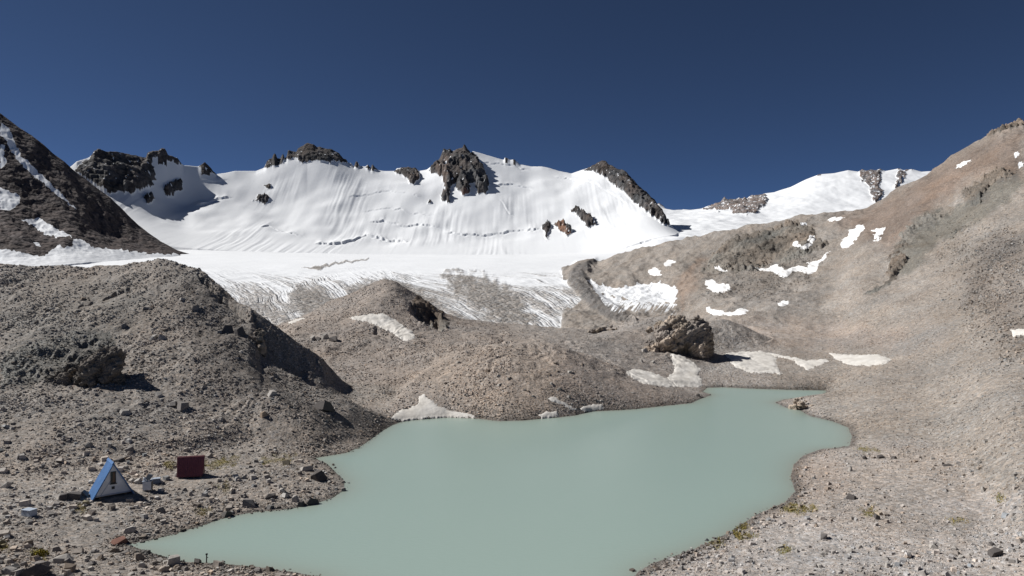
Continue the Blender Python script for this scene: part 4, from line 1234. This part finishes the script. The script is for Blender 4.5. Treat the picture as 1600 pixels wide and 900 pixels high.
# crags: broken outcrops of solid rock, blocks fused into one body
def crag(outline, n, size, depth, tilt, tones, label, seed, voxel=0.2, base=None):
    """blocks piled under a traced outline; size in survey units, depth in metres"""
    r_ = random.Random(seed)
    P = np.array(outline, float)
    by = P[:, 1].max() if base is None else base
    bx = 0.5 * (P[:, 0].min() + P[:, 0].max())
    p0, _, _ = hit(bx, by)
    s = p0[1] / F
    VV, TT, off, k = [], [], 0, 0
    while k < n:
        a, b = r_.uniform(P[:, 0].min(), P[:, 0].max()), r_.uniform(P[:, 1].min(), P[:, 1].max())
        d = poly_sd(np.array([a]), np.array([b]), outline)[0]
        if d < 0:
            continue
        w = min(size * r_.uniform(0.55, 1.25), max(d * 1.15, size * 0.22)) * s
        V, T = split_block(r_, 0.28, r_.uniform(0.35, 0.7), r_.uniform(0.7, 1))
        R = Matrix.Rotation(r_.uniform(0, 0.9), 3, 'Z') @ Matrix.Rotation(-math.radians(tilt + r_.gauss(0, 12)), 3, 'Y')
        V = (V * w) @ np.array(R).T
        up = (by - b) / max(by - P[:, 1].min(), 1)
        yy = p0[1] + depth * (0.30 + 0.45 * up) + r_.uniform(-0.5, 0.5) * depth * (1 - 0.55 * up)
        V += np.array(((a - 800) / F * yy, yy, p0[2] + (by - b) * s * 1.04))
        VV.append(V)
        TT.append(T + off)
        off += len(V)
        k += 1
    # a core so that nothing floats
    for a in np.linspace(P[:, 0].min() + size * 0.5, P[:, 0].max() - size * 0.5, 5):
        V, T = hull_rock(seed + int(a), 20, (1, 1, 1))
        w = (P[:, 0].max() - P[:, 0].min()) * 0.16 * s
        VV.append(V * np.array((w, depth * 0.4, max((by - P[:, 1].min()) * s * 0.38, 0.3))) + np.array(((a - 800) / F * (p0[1] + depth * .5), p0[1] + depth * .5, p0[2])))
        TT.append(T + off)
        off += len(V)
    tmp = mesh_obj('block', np.concatenate(VV), np.concatenate(TT), M_STONE)
    md = tmp.modifiers.new('fuse', 'REMESH')
    md.mode = 'VOXEL'
    md.voxel_size = voxel
    bpy.context.view_layer.update()
    me = bpy.data.meshes.new_from_object(tmp.evaluated_get(bpy.context.evaluated_depsgraph_get()))
    bpy.data.objects.remove(tmp)
    nv = len(me.vertices)
    V = np.empty(nv * 3)
    me.vertices.foreach_get('co', V)
    V = V.reshape(-1, 3)
    Nn = np.empty(nv * 3)
    me.vertices.foreach_get('normal', Nn)
    Nn = Nn.reshape(-1, 3)
    nl = len(me.loops)
    Lq = np.empty(nl, np.int32)
    me.loops.foreach_get('vertex_index', Lq)
    bpy.data.meshes.remove(me)
    u1, v1 = V[:, 0] + 0.6 * V[:, 2] + 0.3 * V[:, 1], V[:, 2] - 0.5 * V[:, 0] + 0.4 * V[:, 1]
    q = size * s
    ta = math.radians(tilt)
    str_ = V[:, 2] * math.cos(ta) - V[:, 0] * math.sin(ta) + 0.25 * V[:, 1] + 0.10 * q * fbm(u1 / q, v1 / q, seed, 3)
    jnt = V[:, 0] * math.cos(ta) + V[:, 2] * math.sin(ta) * 0.4 - 0.5 * V[:, 1] + 0.15 * q * fbm(u1 / q + 9, v1 / q, seed + 1, 3)
    f1, val = worley(jnt / q * 1.1, str_ / q * 2.4, seed)
    saw = (str_ / q * 2.4) % 1.0
    saw2 = (jnt / q * 1.5) % 1.0
    d = 0.10 * ridged(u1 / q * 2.5, v1 / q * 2.5, seed, 4) + 0.14 * (val - 0.5) + 0.12 * (saw ** 2 - 0.4) + 0.08 * (saw2 ** 2 - 0.4)
    V = V + Nn * (d * q * 0.75)[:, None]
    f3, v3 = worley(u1 / q * 0.5, v1 / q * 1.1, seed + 4)
    tt = np.array(tones)[(v3 * 0.999 * len(tones)).astype(int)] * (0.78 + 0.44 * val[:, None])
    o = mesh_obj('rock_outcrop', V, Lq.reshape(-1, 4), M_STONE, None, False, tt)
    return props(o, label, 'rock outcrop')


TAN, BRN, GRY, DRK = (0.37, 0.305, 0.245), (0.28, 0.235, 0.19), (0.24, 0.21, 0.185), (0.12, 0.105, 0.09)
crag([(1008, 514), (1022, 508), (1036, 506), (1048, 499), (1059, 491), (1063, 501), (1074, 503), (1084, 498), (1096, 500), (1103, 509), (1110, 522), (1113, 538), (1110, 556), (1070, 558), (1040, 545), (1024, 540), (1030, 528), (1012, 520)],
     75, 24, 8.0, 32, (TAN, BRN, BRN, GRY, GRY), 'rugged brown rock crag standing alone above the far end of the lake', 301, 0.2, 554)
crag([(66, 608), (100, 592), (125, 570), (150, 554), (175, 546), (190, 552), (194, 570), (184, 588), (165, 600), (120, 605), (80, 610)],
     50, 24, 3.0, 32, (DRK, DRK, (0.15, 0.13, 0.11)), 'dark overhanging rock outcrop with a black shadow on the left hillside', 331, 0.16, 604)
crag([(1236, 634), (1240, 626), (1252, 624), (1262, 630), (1274, 634), (1278, 641), (1262, 641), (1248, 639)],
     26, 5, 3.0, 8, (TAN, TAN, BRN), 'low tan rock ledge on the small headland at the far bay', 351, 0.12, 640)
crag([(392, 538), (398, 518), (410, 512), (416, 522), (414, 542), (408, 550)], 22, 7, 2.0, 15, (DRK, GRY, BRN),
     'broken dark ledge at the head of the black gully', 371, 0.14, 548)
crag([(922, 518), (932, 512), (948, 511), (960, 508), (966, 514), (950, 519)], 22, 6, 2.5, 15, (GRY, BRN),
     'low grey ledge on the skyline between the cone hill and the crag', 401, 0.2, 518)


# ------------------------------------------------------------------ built things
class MB:
    def __init__(s):
        s.v, s.f = [], []

    def hexa(s, pts):
        """eight corners: bottom ring of four, then top ring of four"""
        b = len(s.v)
        s.v += [tuple(p) for p in pts]
        s.f += [[b + i for i in q] for q in ((3, 2, 1, 0), (4, 5, 6, 7), (0, 1, 5, 4), (1, 2, 6, 5), (2, 3, 7, 6), (3, 0, 4, 7))]
        return s

    def box(s, c, d):
        x, y, z = c
        a, b, h = d[0] / 2, d[1] / 2, d[2] / 2
        return s.hexa([(x - a, y - b, z - h), (x + a, y - b, z - h), (x + a, y + b, z - h), (x - a, y + b, z - h), (x - a, y - b, z + h), (x + a, y - b, z + h), (x + a, y + b, z + h), (x - a, y + b, z + h)])

    def prism(s, poly, y0, y1):
        b, n = len(s.v), len(poly)
        s.v += [(x, y0, z) for x, z in poly] + [(x, y1, z) for x, z in poly]
        s.f.append([b + i for i in range(n)])
        s.f.append([b + n + i for i in reversed(range(n))])
        s.f += [[b + (i + 1) % n, b + i, b + n + i, b + n + (i + 1) % n] for i in range(n)]
        return s

    def rod(s, p, q, r, n=8, r2=None):
        p, q = Vector(p), Vector(q)
        d = (q - p).normalized()
        a = d.orthogonal().normalized()
        e = d.cross(a)
        b = len(s.v)
        for o, rr in ((p, r), (q, r if r2 is None else r2)):
            for i in range(n):
                t = 2 * math.pi * i / n
                s.v.append(tuple(o + (a * math.cos(t) + e * math.sin(t)) * rr))
        s.f += [[b + i, b + (i + 1) % n, b + n + (i + 1) % n, b + n + i] for i in range(n)]
        s.f += [[b + i for i in reversed(range(n))], [b + n + i for i in range(n)]]
        return s

    def build(s, name, mat, parent=None, bevel=0.0):
        me = bpy.data.meshes.new(name)
        me.from_pydata(s.v, [], s.f)
        bm = bmesh.new()
        bm.from_mesh(me)
        bmesh.ops.recalc_face_normals(bm, faces=bm.faces)
        if bevel:
            bmesh.ops.bevel(bm, geom=list(bm.edges), offset=bevel, segments=2, affect='EDGES', clamp_overlap=True)
        bm.to_mesh(me)
        bm.free()
        me.materials.append(mat)
        o = bpy.data.objects.new(name, me)
        COL.objects.link(o)
        o.parent = parent
        return o


def thing(name, loc, rot, label, cat, group=None):
    o = bpy.data.objects.new(name, None)
    o.empty_display_size = 0.3
    COL.objects.link(o)
    o.location, o.rotation_euler = loc, (0, 0, rot)
    return props(o, label, cat, group)


M_BLUE = flat_mat('blue_roof_sheet', (0.055, 0.15, 0.34), 0.45, 0.0, 0.15, 1.5)
M_WHITE = flat_mat('white_boards', (0.72, 0.73, 0.74), 0.6, 0.0, 0.10, 2.0, 0.2)
M_BROWNW = flat_mat('brown_shutter', (0.13, 0.08, 0.05), 0.6)
M_DARK = flat_mat('dark_opening', (0.03, 0.03, 0.032), 0.5)
M_RED = flat_mat('maroon_sheet', (0.165, 0.048, 0.058), 0.5, 0.0, 0.15, 2.0)
M_WOOD = flat_mat('weathered_wood', (0.20, 0.15, 0.11), 0.8, 0.0, 0.25, 4.0)
M_CRATE = flat_mat('blue_grey_paint', (0.36, 0.41, 0.48), 0.55, 0.0, 0.12, 3.0)
M_METAL = flat_mat('dull_metal', (0.45, 0.46, 0.47), 0.4, 0.7, 0.1)
M_GLASS = flat_mat('dark_glass', (0.02, 0.022, 0.025), 0.08, 0.0, 0.05, 2, 0, 20, 0.5)


def corrugated(p0, p1, p2, p3, n, amp, thick):
    """a ribbed sheet over the quad p0 p1 (eave) p2 p3 (ridge), ribs running from eave to ridge"""
    p0, p1, p2, p3 = map(Vector, (p0, p1, p2, p3))
    nrm = (p1 - p0).cross(p3 - p0).normalized()
    m = MB()
    cols_ = []
    for i in range(n * 4 + 1):
        t = i / (n * 4)
        k = (0, 1, 1, 0)[i % 4] * amp
        a, b = p0.lerp(p1, t) + nrm * k, p3.lerp(p2, t) + nrm * k
        cols_.append((a, b, a - nrm * thick, b - nrm * thick))
    for c_ in cols_:
        m.v += [tuple(v) for v in c_]
    for i in range(len(cols_) - 1):
        a, b = i * 4, (i + 1) * 4
        m.f += [[a, b, b + 1, a + 1], [a + 2, a + 3, b + 3, b + 2], [a, a + 2, b + 2, b], [a + 1, b + 1, b + 3, a + 3]]
    e = (len(cols_) - 1) * 4
    m.f += [[0, 1, 3, 2], [e, e + 2, e + 3, e + 1]]
    return m


# blue A-frame hut: local y runs from the front gable (y=0) backwards, x across the gable
hp, _, _ = hit(172, 781)
hz = ground_at(hp[0], hp[1] + 0.9)
HW, HH, HD = 1.70, 3.10, 2.1
t = thing('a_frame_hut', (hp[0] - 0.05, hp[1] + 0.55, hz + 0.06), math.radians(41), 'small white A-frame hut with a bright blue metal roof on the stony shore', 'hut')
w = MB().prism([(-HW, 0.12), (HW, 0.12), (0, HH)], 0.0, 0.10).build('front_wall', M_WHITE, t)
w['label'] = 'white boarded triangular gable'
MB().prism([(-HW, 0.12), (HW, 0.12), (0, HH)], HD - 0.1, HD).build('back_wall', M_WHITE, t)
MB().box((0, HD / 2, 0.11), (2 * HW - 0.3, HD - 0.25, 0.12)).build('floor_deck', M_WOOD, t)
for sx in (-1, 1):
    MB().box((sx * 1.1, HD / 2, -0.02), (0.14, HD, 0.14)).build('skid', M_WOOD, t)
sl = math.hypot(HW, HH)
for sgn in (-1, 1):
    e = (sgn * (HW + 0.14), HH * -0.03)
    top = (0, HH + 0.14)
    ys = (-0.22, HD + 0.15)
    if sgn < 0:
        pts = ((e[0], ys[1], e[1]), (e[0], ys[0], e[1]), (top[0], ys[0], top[1]), (top[0], ys[1], top[1]))
    else:
        pts = ((e[0], ys[0], e[1]), (e[0], ys[1], e[1]), (top[0], ys[1], top[1]), (top[0], ys[0], top[1]))
    rp = corrugated(*pts, 12, 0.02, 0.05).build('roof_panel', M_BLUE, t)
    MB().hexa([(e[0] * 0.985, -0.20, e[1] + 0.02), (e[0] * 0.985 - sgn * 0.1, -0.20, e[1] + 0.02), (e[0] * 0.985 - sgn * 0.1, -0.02, e[1] + 0.02), (e[0] * 0.985, -0.02, e[1] + 0.02),
               (sgn * 0.01, -0.20, top[1] - 0.04), (sgn * 0.01, -0.20, top[1] - 0.20), (sgn * 0.01, -0.02, top[1] - 0.20), (sgn * 0.01, -0.02, top[1] - 0.04)]).build('barge_board', M_BLUE, t)
MB().prism([(-0.15, HH + 0.02), (0, HH + 0.24), (0.15, HH + 0.02), (0, HH + 0.18)], -0.24, HD + 0.17).build('ridge_cap', M_BLUE, t)
wd = MB()
for c_, d_ in (((0.0 - 0.2, -0.03, 1.80), (0.06, 0.06, 1.02)), ((0.2, -0.03, 1.80), (0.06, 0.06, 1.02)), ((0, -0.03, 2.34), (0.46, 0.06, 0.06)), ((0, -0.03, 1.26), (0.46, 0.06, 0.06))):
    wd.box(c_, d_)
wf = wd.build('window', M_DARK, t)
MB().box((0.06, -0.012, 1.80), (0.22, 0.02, 1.0)).build('shutter', M_BROWNW, wf)
MB().box((-0.10, -0.012, 1.80), (0.12, 0.02, 1.0)).build('pane', M_GLASS, wf)
MB().box((0, -0.07, 1.19), (0.62, 0.16, 0.06)).build('sill', M_DARK, wf)
MB().box((0.0, -0.012, 0.80), (0.26, 0.03, 0.26)).build('vent', M_DARK, t)
MB().hexa([(-1.12, -0.02, 0.22), (-1.04, -0.02, 0.22), (-1.04, 0.0, 0.22), (-1.12, 0.0, 0.22), (-0.28, -0.02, 1.48), (-0.20, -0.02, 1.48), (-0.20, 0.0, 1.48), (-0.28, 0.0, 1.48)]).build('brace_trim', M_CRATE, t)
MB().box((0, -0.016, 0.2), (2 * HW - 0.12, 0.03, 0.12)).build('base_board', M_CRATE, t)

# maroon A-frame shed seen from its eaves side
sp, _, _ = hit(295, 750)
SW, SD, SH = 2.55, 1.4, 2.08
t = thing('red_shed', (sp[0], sp[1] + 0.2, ground_at(sp[0], sp[1] + 0.8) + 0.05), math.radians(14), 'small dark red metal clad shed with a steep ribbed roof', 'shed')
corrugated((-SW / 2, 0, 0.05), (SW / 2, 0, 0.05), (SW / 2 + 0.13, SD * 0.52, SH), (-SW / 2 - 0.13, SD * 0.52, SH), 13, 0.018, 0.04).build('roof_panel', M_RED, t)
corrugated((SW / 2, SD * 1.04, 0.05), (-SW / 2, SD * 1.04, 0.05), (-SW / 2, SD * 0.53, SH), (SW / 2, SD * 0.53, SH), 13, 0.018, 0.04).build('roof_panel', M_RED, t)
for sx in (-1, 1):
    m_ = MB()
    x0, x1 = (sx * (SW / 2 - 0.12), sx * (SW / 2 - 0.06))
    m_.hexa([(x0, 0.09, 0.06), (x1, 0.09, 0.06), (x1, SD * 0.96, 0.06), (x0, SD * 0.96, 0.06), (x0, SD * 0.50, SH - 0.08), (x1, SD * 0.50, SH - 0.08), (x1, SD * 0.54, SH - 0.08), (x0, SD * 0.54, SH - 0.08)])
    m_.build('gable_wall', M_RED, t)
MB().prism([(-0.1, SH - 0.03), (0, SH + 0.07), (0.1, SH - 0.03), (0, SH + 0.02)], -SW / 2 - 0.05, SW / 2 + 0.05).build('ridge_cap', M_RED, t).matrix_basis = Matrix.Translation((0, SD * 0.525, 0)) @ Matrix.Rotation(math.radians(90), 4, 'Z')
for sx in (-1, 1):
    MB().box((sx * (SW / 2 - 0.2), SD * 0.5, 0.0), (0.12, SD, 0.12)).build('skid', M_WOOD, t)

# white storage cabinet between the two huts
cp, _, _ = hit(227, 769)
cz = ground_at(cp[0], cp[1] + 0.4)
t = thing('storage_cabinet', (cp[0], cp[1] + 0.4, cz), math.radians(12), 'white metal cabinet on short legs between the hut and red shed', 'cabinet')
MB().box((0, 0, 0.55), (0.80, 0.60, 0.86)).build('cabinet_body', M_WHITE, t, 0.02)
d_ = MB().box((0.41, 0, 0.55), (0.03, 0.52, 0.76)).build('door', M_DARK, t)
MB().rod((0.44, -0.18, 0.5), (0.44, -0.18, 0.66), 0.015).build('handle', M_METAL, d_)
MB().box((0, 0, 1.005), (0.90, 0.70, 0.05)).build('lid', M_CRATE, t, 0.01)
for sx in (-1, 1):
    for sy in (-1, 1):
        MB().box((sx * 0.34, sy * 0.24, 0.05), (0.06, 0.06, 0.14)).build('leg', M_DARK, t)
top = cz + 1.032
t = thing('solar_panel', (cp[0] + 0.12, cp[1] + 0.45, top), math.radians(-35), 'small tilted solar panel standing on the white cabinet', 'solar panel')
MB().hexa([(-0.42, -0.22, 0.12), (0.42, -0.22, 0.12), (0.42, -0.19, 0.10), (-0.42, -0.19, 0.10), (-0.42, 0.16, 0.52), (0.42, 0.16, 0.52), (0.42, 0.19, 0.50), (-0.42, 0.19, 0.50)]).build('panel', M_GLASS, t)
MB().box((0, -0.21, 0.10), (0.9, 0.04, 0.04)).box((0, 0.18, 0.53), (0.9, 0.04, 0.04)).build('frame', M_METAL, t)
MB().rod((-0.3, 0.17, 0.5), (-0.3, 0.25, 0.0), 0.02).rod((0.3, 0.17, 0.5), (0.3, 0.25, 0.0), 0.02).rod((-0.3, -0.2, 0.1), (-0.3, -0.2, 0.0), 0.02).rod((0.3, -0.2, 0.1), (0.3, -0.2, 0.0), 0.02).build('stand', M_METAL, t)
t = thing('canister', (cp[0] - 0.25, cp[1] + 0.25, top), 0.3, 'pale canister beside the solar panel on the white cabinet', 'canister')
MB().rod((0, 0, 0), (0, 0, 0.30), 0.13, 14).rod((0, 0, 0.30), (0, 0, 0.36), 0.13, 14, 0.06).build('canister_body', M_WHITE, t)
MB().rod((0, 0, 0.36), (0, 0, 0.41), 0.05, 10).build('cap', M_DARK, t)
# gear bag behind the cabinet
bp_, _, _ = hit(236, 757)
t = thing('gear_crate', (bp_[0] + 0.25, bp_[1] + 0.5, ground_at(bp_[0] + 0.25, bp_[1] + 0.5)), 0.4, 'dark blue gear crate on the stones behind the white cabinet', 'crate')
MB().box((0, 0, 0.24), (0.8, 0.55, 0.46)).build('crate_body', flat_mat('dark_blue_plastic', (0.10, 0.13, 0.19), 0.5), t, 0.03)
MB().box((0, 0, 0.50), (0.86, 0.61, 0.06)).build('lid', M_CRATE, t, 0.015)

# pale crate at the left edge
kp, _, _ = hit(41, 808)
t = thing('pale_crate', (kp[0], kp[1] + 0.35, ground_at(kp[0], kp[1] + 0.4) + 0.02), math.radians(-18), 'pale blue grey box lying alone on the stones at the left', 'box')
MB().box((0, 0, 0.27), (1.06, 0.7, 0.52)).build('box_body', M_CRATE, t, 0.03)
MB().box((0, 0, 0.555), (1.10, 0.74, 0.06)).build('lid', M_CRATE, t, 0.015)
for sx in (-0.3, 0.3):
    MB().box((sx, -0.365, 0.46), (0.07, 0.03, 0.14)).build('latch', M_METAL, t)

# marker stake on the near bank
mp, _, _ = hit(322, 880)
t = thing('marker_stake', tuple(mp), 0.2, 'short dark stake standing on the near bank against the water', 'stake')
MB().rod((0, 0, -0.2), (0.02, 0, 0.62), 0.045, 8).build('post', M_DARK, t)
MB().box((0.02, 0, 0.66), (0.16, 0.13, 0.12)).build('cap', M_DARK, t, 0.02)
MB().rod((0.0, 0, 0.38), (0.13, 0.02, 0.40), 0.03, 6).build('peg', M_DARK, t)

# ------------------------------------------------------------------ cushions and blades of alpine grass
gw = area * np.clip(grassm, 0, 1.2) * (Yg < 120)
cum = np.cumsum(gw.ravel())
n = 6500
pick = np.clip(np.searchsorted(cum, RNG.random(n) * cum[-1]), 0, NR * NC - 2)
r, c = np.divmod(pick, NC)
gx_, gy_, gz_ = X[r, c] + RNG.normal(0, .05, n), Yg[r, c] + RNG.normal(0, .08, n), Zs[r, c]
a = RNG.random(n) * 6.283
hgt = 0.04 + 0.09 * RNG.random(n)
wd_ = 0.03 + 0.03 * RNG.random(n)
lean = RNG.normal(0, 0.09, (n, 2))
v0 = np.stack([gx_ - wd_ * np.cos(a), gy_ - wd_ * np.sin(a), gz_ - 0.03], -1)
v1 = np.stack([gx_ + wd_ * np.cos(a), gy_ + wd_ * np.sin(a), gz_ - 0.03], -1)
v2 = np.stack([gx_ + lean[:, 0], gy_ + lean[:, 1], gz_ + hgt], -1)
GV = np.stack([v0, v1, v2], 1).reshape(-1, 3)
GT = np.arange(3 * n).reshape(n, 3)
gc = np.array((0.22, 0.185, 0.05)) * (0.6 + 0.8 * RNG.random((n, 1))) * (1 + 0.15 * RNG.standard_normal((n, 1)) * np.array((1, 0, 0)))
o = mesh_obj('grass', GV, GT, M_STONE, None, False, np.repeat(gc, 3, 0))
props(o, 'sparse yellow green alpine grass between the stones', 'grass', None, 'stuff')
# one bright cushion plant in the bottom left corner
pp, _, _ = hit(60, 870)
n = 500
u = RNG.normal(0, 1, (n, 3))
u /= np.linalg.norm(u, axis=1, keepdims=True)
u[:, 2] = np.abs(u[:, 2])
cpos = u * np.array((0.55, 0.42, 0.36)) * (0.75 + 0.3 * RNG.random((n, 1)))
tt = RNG.normal(0, 0.055, (n, 3, 3))
CV = (cpos[:, None, :] + tt).reshape(-1, 3)
CV[:, 2] = np.maximum(CV[:, 2], -0.1)
o = mesh_obj('cushion_plant', CV, np.arange(3 * n).reshape(n, 3), M_STONE, None, False, np.repeat(np.array((0.23, 0.19, 0.025)) * (0.5 + 0.8 * RNG.random((n, 1))), 3, 0))
o.location = (pp[0], pp[1] + 0.3, pp[2])
props(o, 'yellow green cushion plant among the slabs near the bottom left corner', 'plant')

# ------------------------------------------------------------------ light, sky, camera
SUN_EL = math.radians(41)
SUN_AZ = (-0.972, 0.235)          # towards the sun: far left, a little beyond the scene
to_sun = Vector((SUN_AZ[0] * math.cos(SUN_EL), SUN_AZ[1] * math.cos(SUN_EL), math.sin(SUN_EL))).normalized()
ld_ = bpy.data.lights.new('sun', 'SUN')
ld_.energy = 4.7
ld_.angle = math.radians(0.53)
ld_.color = (1.0, 0.975, 0.94)
so = bpy.data.objects.new('sun', ld_)
COL.objects.link(so)
so.rotation_euler = to_sun.to_track_quat('Z', 'Y').to_euler()
so.location = (-60, 30, 120)
wld = bpy.data.worlds.new('World')
SC.world = wld
wld.use_nodes = True
nt = wld.node_tree
bg = nt.nodes['Background']
sky = nt.nodes.new('ShaderNodeTexSky')
sky.sky_type = 'NISHITA'
sky.sun_disc = False
sky.sun_elevation = SUN_EL
sky.sun_rotation = math.atan2(to_sun.x, to_sun.y)
sky.altitude = 13800
sky.air_density = 1.5
sky.dust_density = 0.0
sky.ozone_density = 3.4
nt.links.new(sky.outputs[0], bg.inputs[0])
bg.inputs[1].default_value = 0.05

cam = bpy.data.cameras.new('camera')
cam.sensor_width = 36
cam.lens = 36 * F / 1600
cam.clip_start, cam.clip_end = 0.5, 20000
co = bpy.data.objects.new('camera', cam)
COL.objects.link(co)
co.location = (0, 0, EYE)
co.rotation_euler = (math.radians(90), 0, 0)
SC.camera = co
SC.view_settings.view_transform = 'Standard'
SC.view_settings.look = 'None'
SC.view_settings.exposure = 0.3
SC.view_settings.gamma = 1
SC.cycles.use_denoising = True
SC.cycles.denoising_input_passes = 'RGB_ALBEDO_NORMAL'
SC.cycles.denoising_prefilter = 'ACCURATE'
SC.cycles.max_bounces = 5
SC.cycles.diffuse_bounces = 3
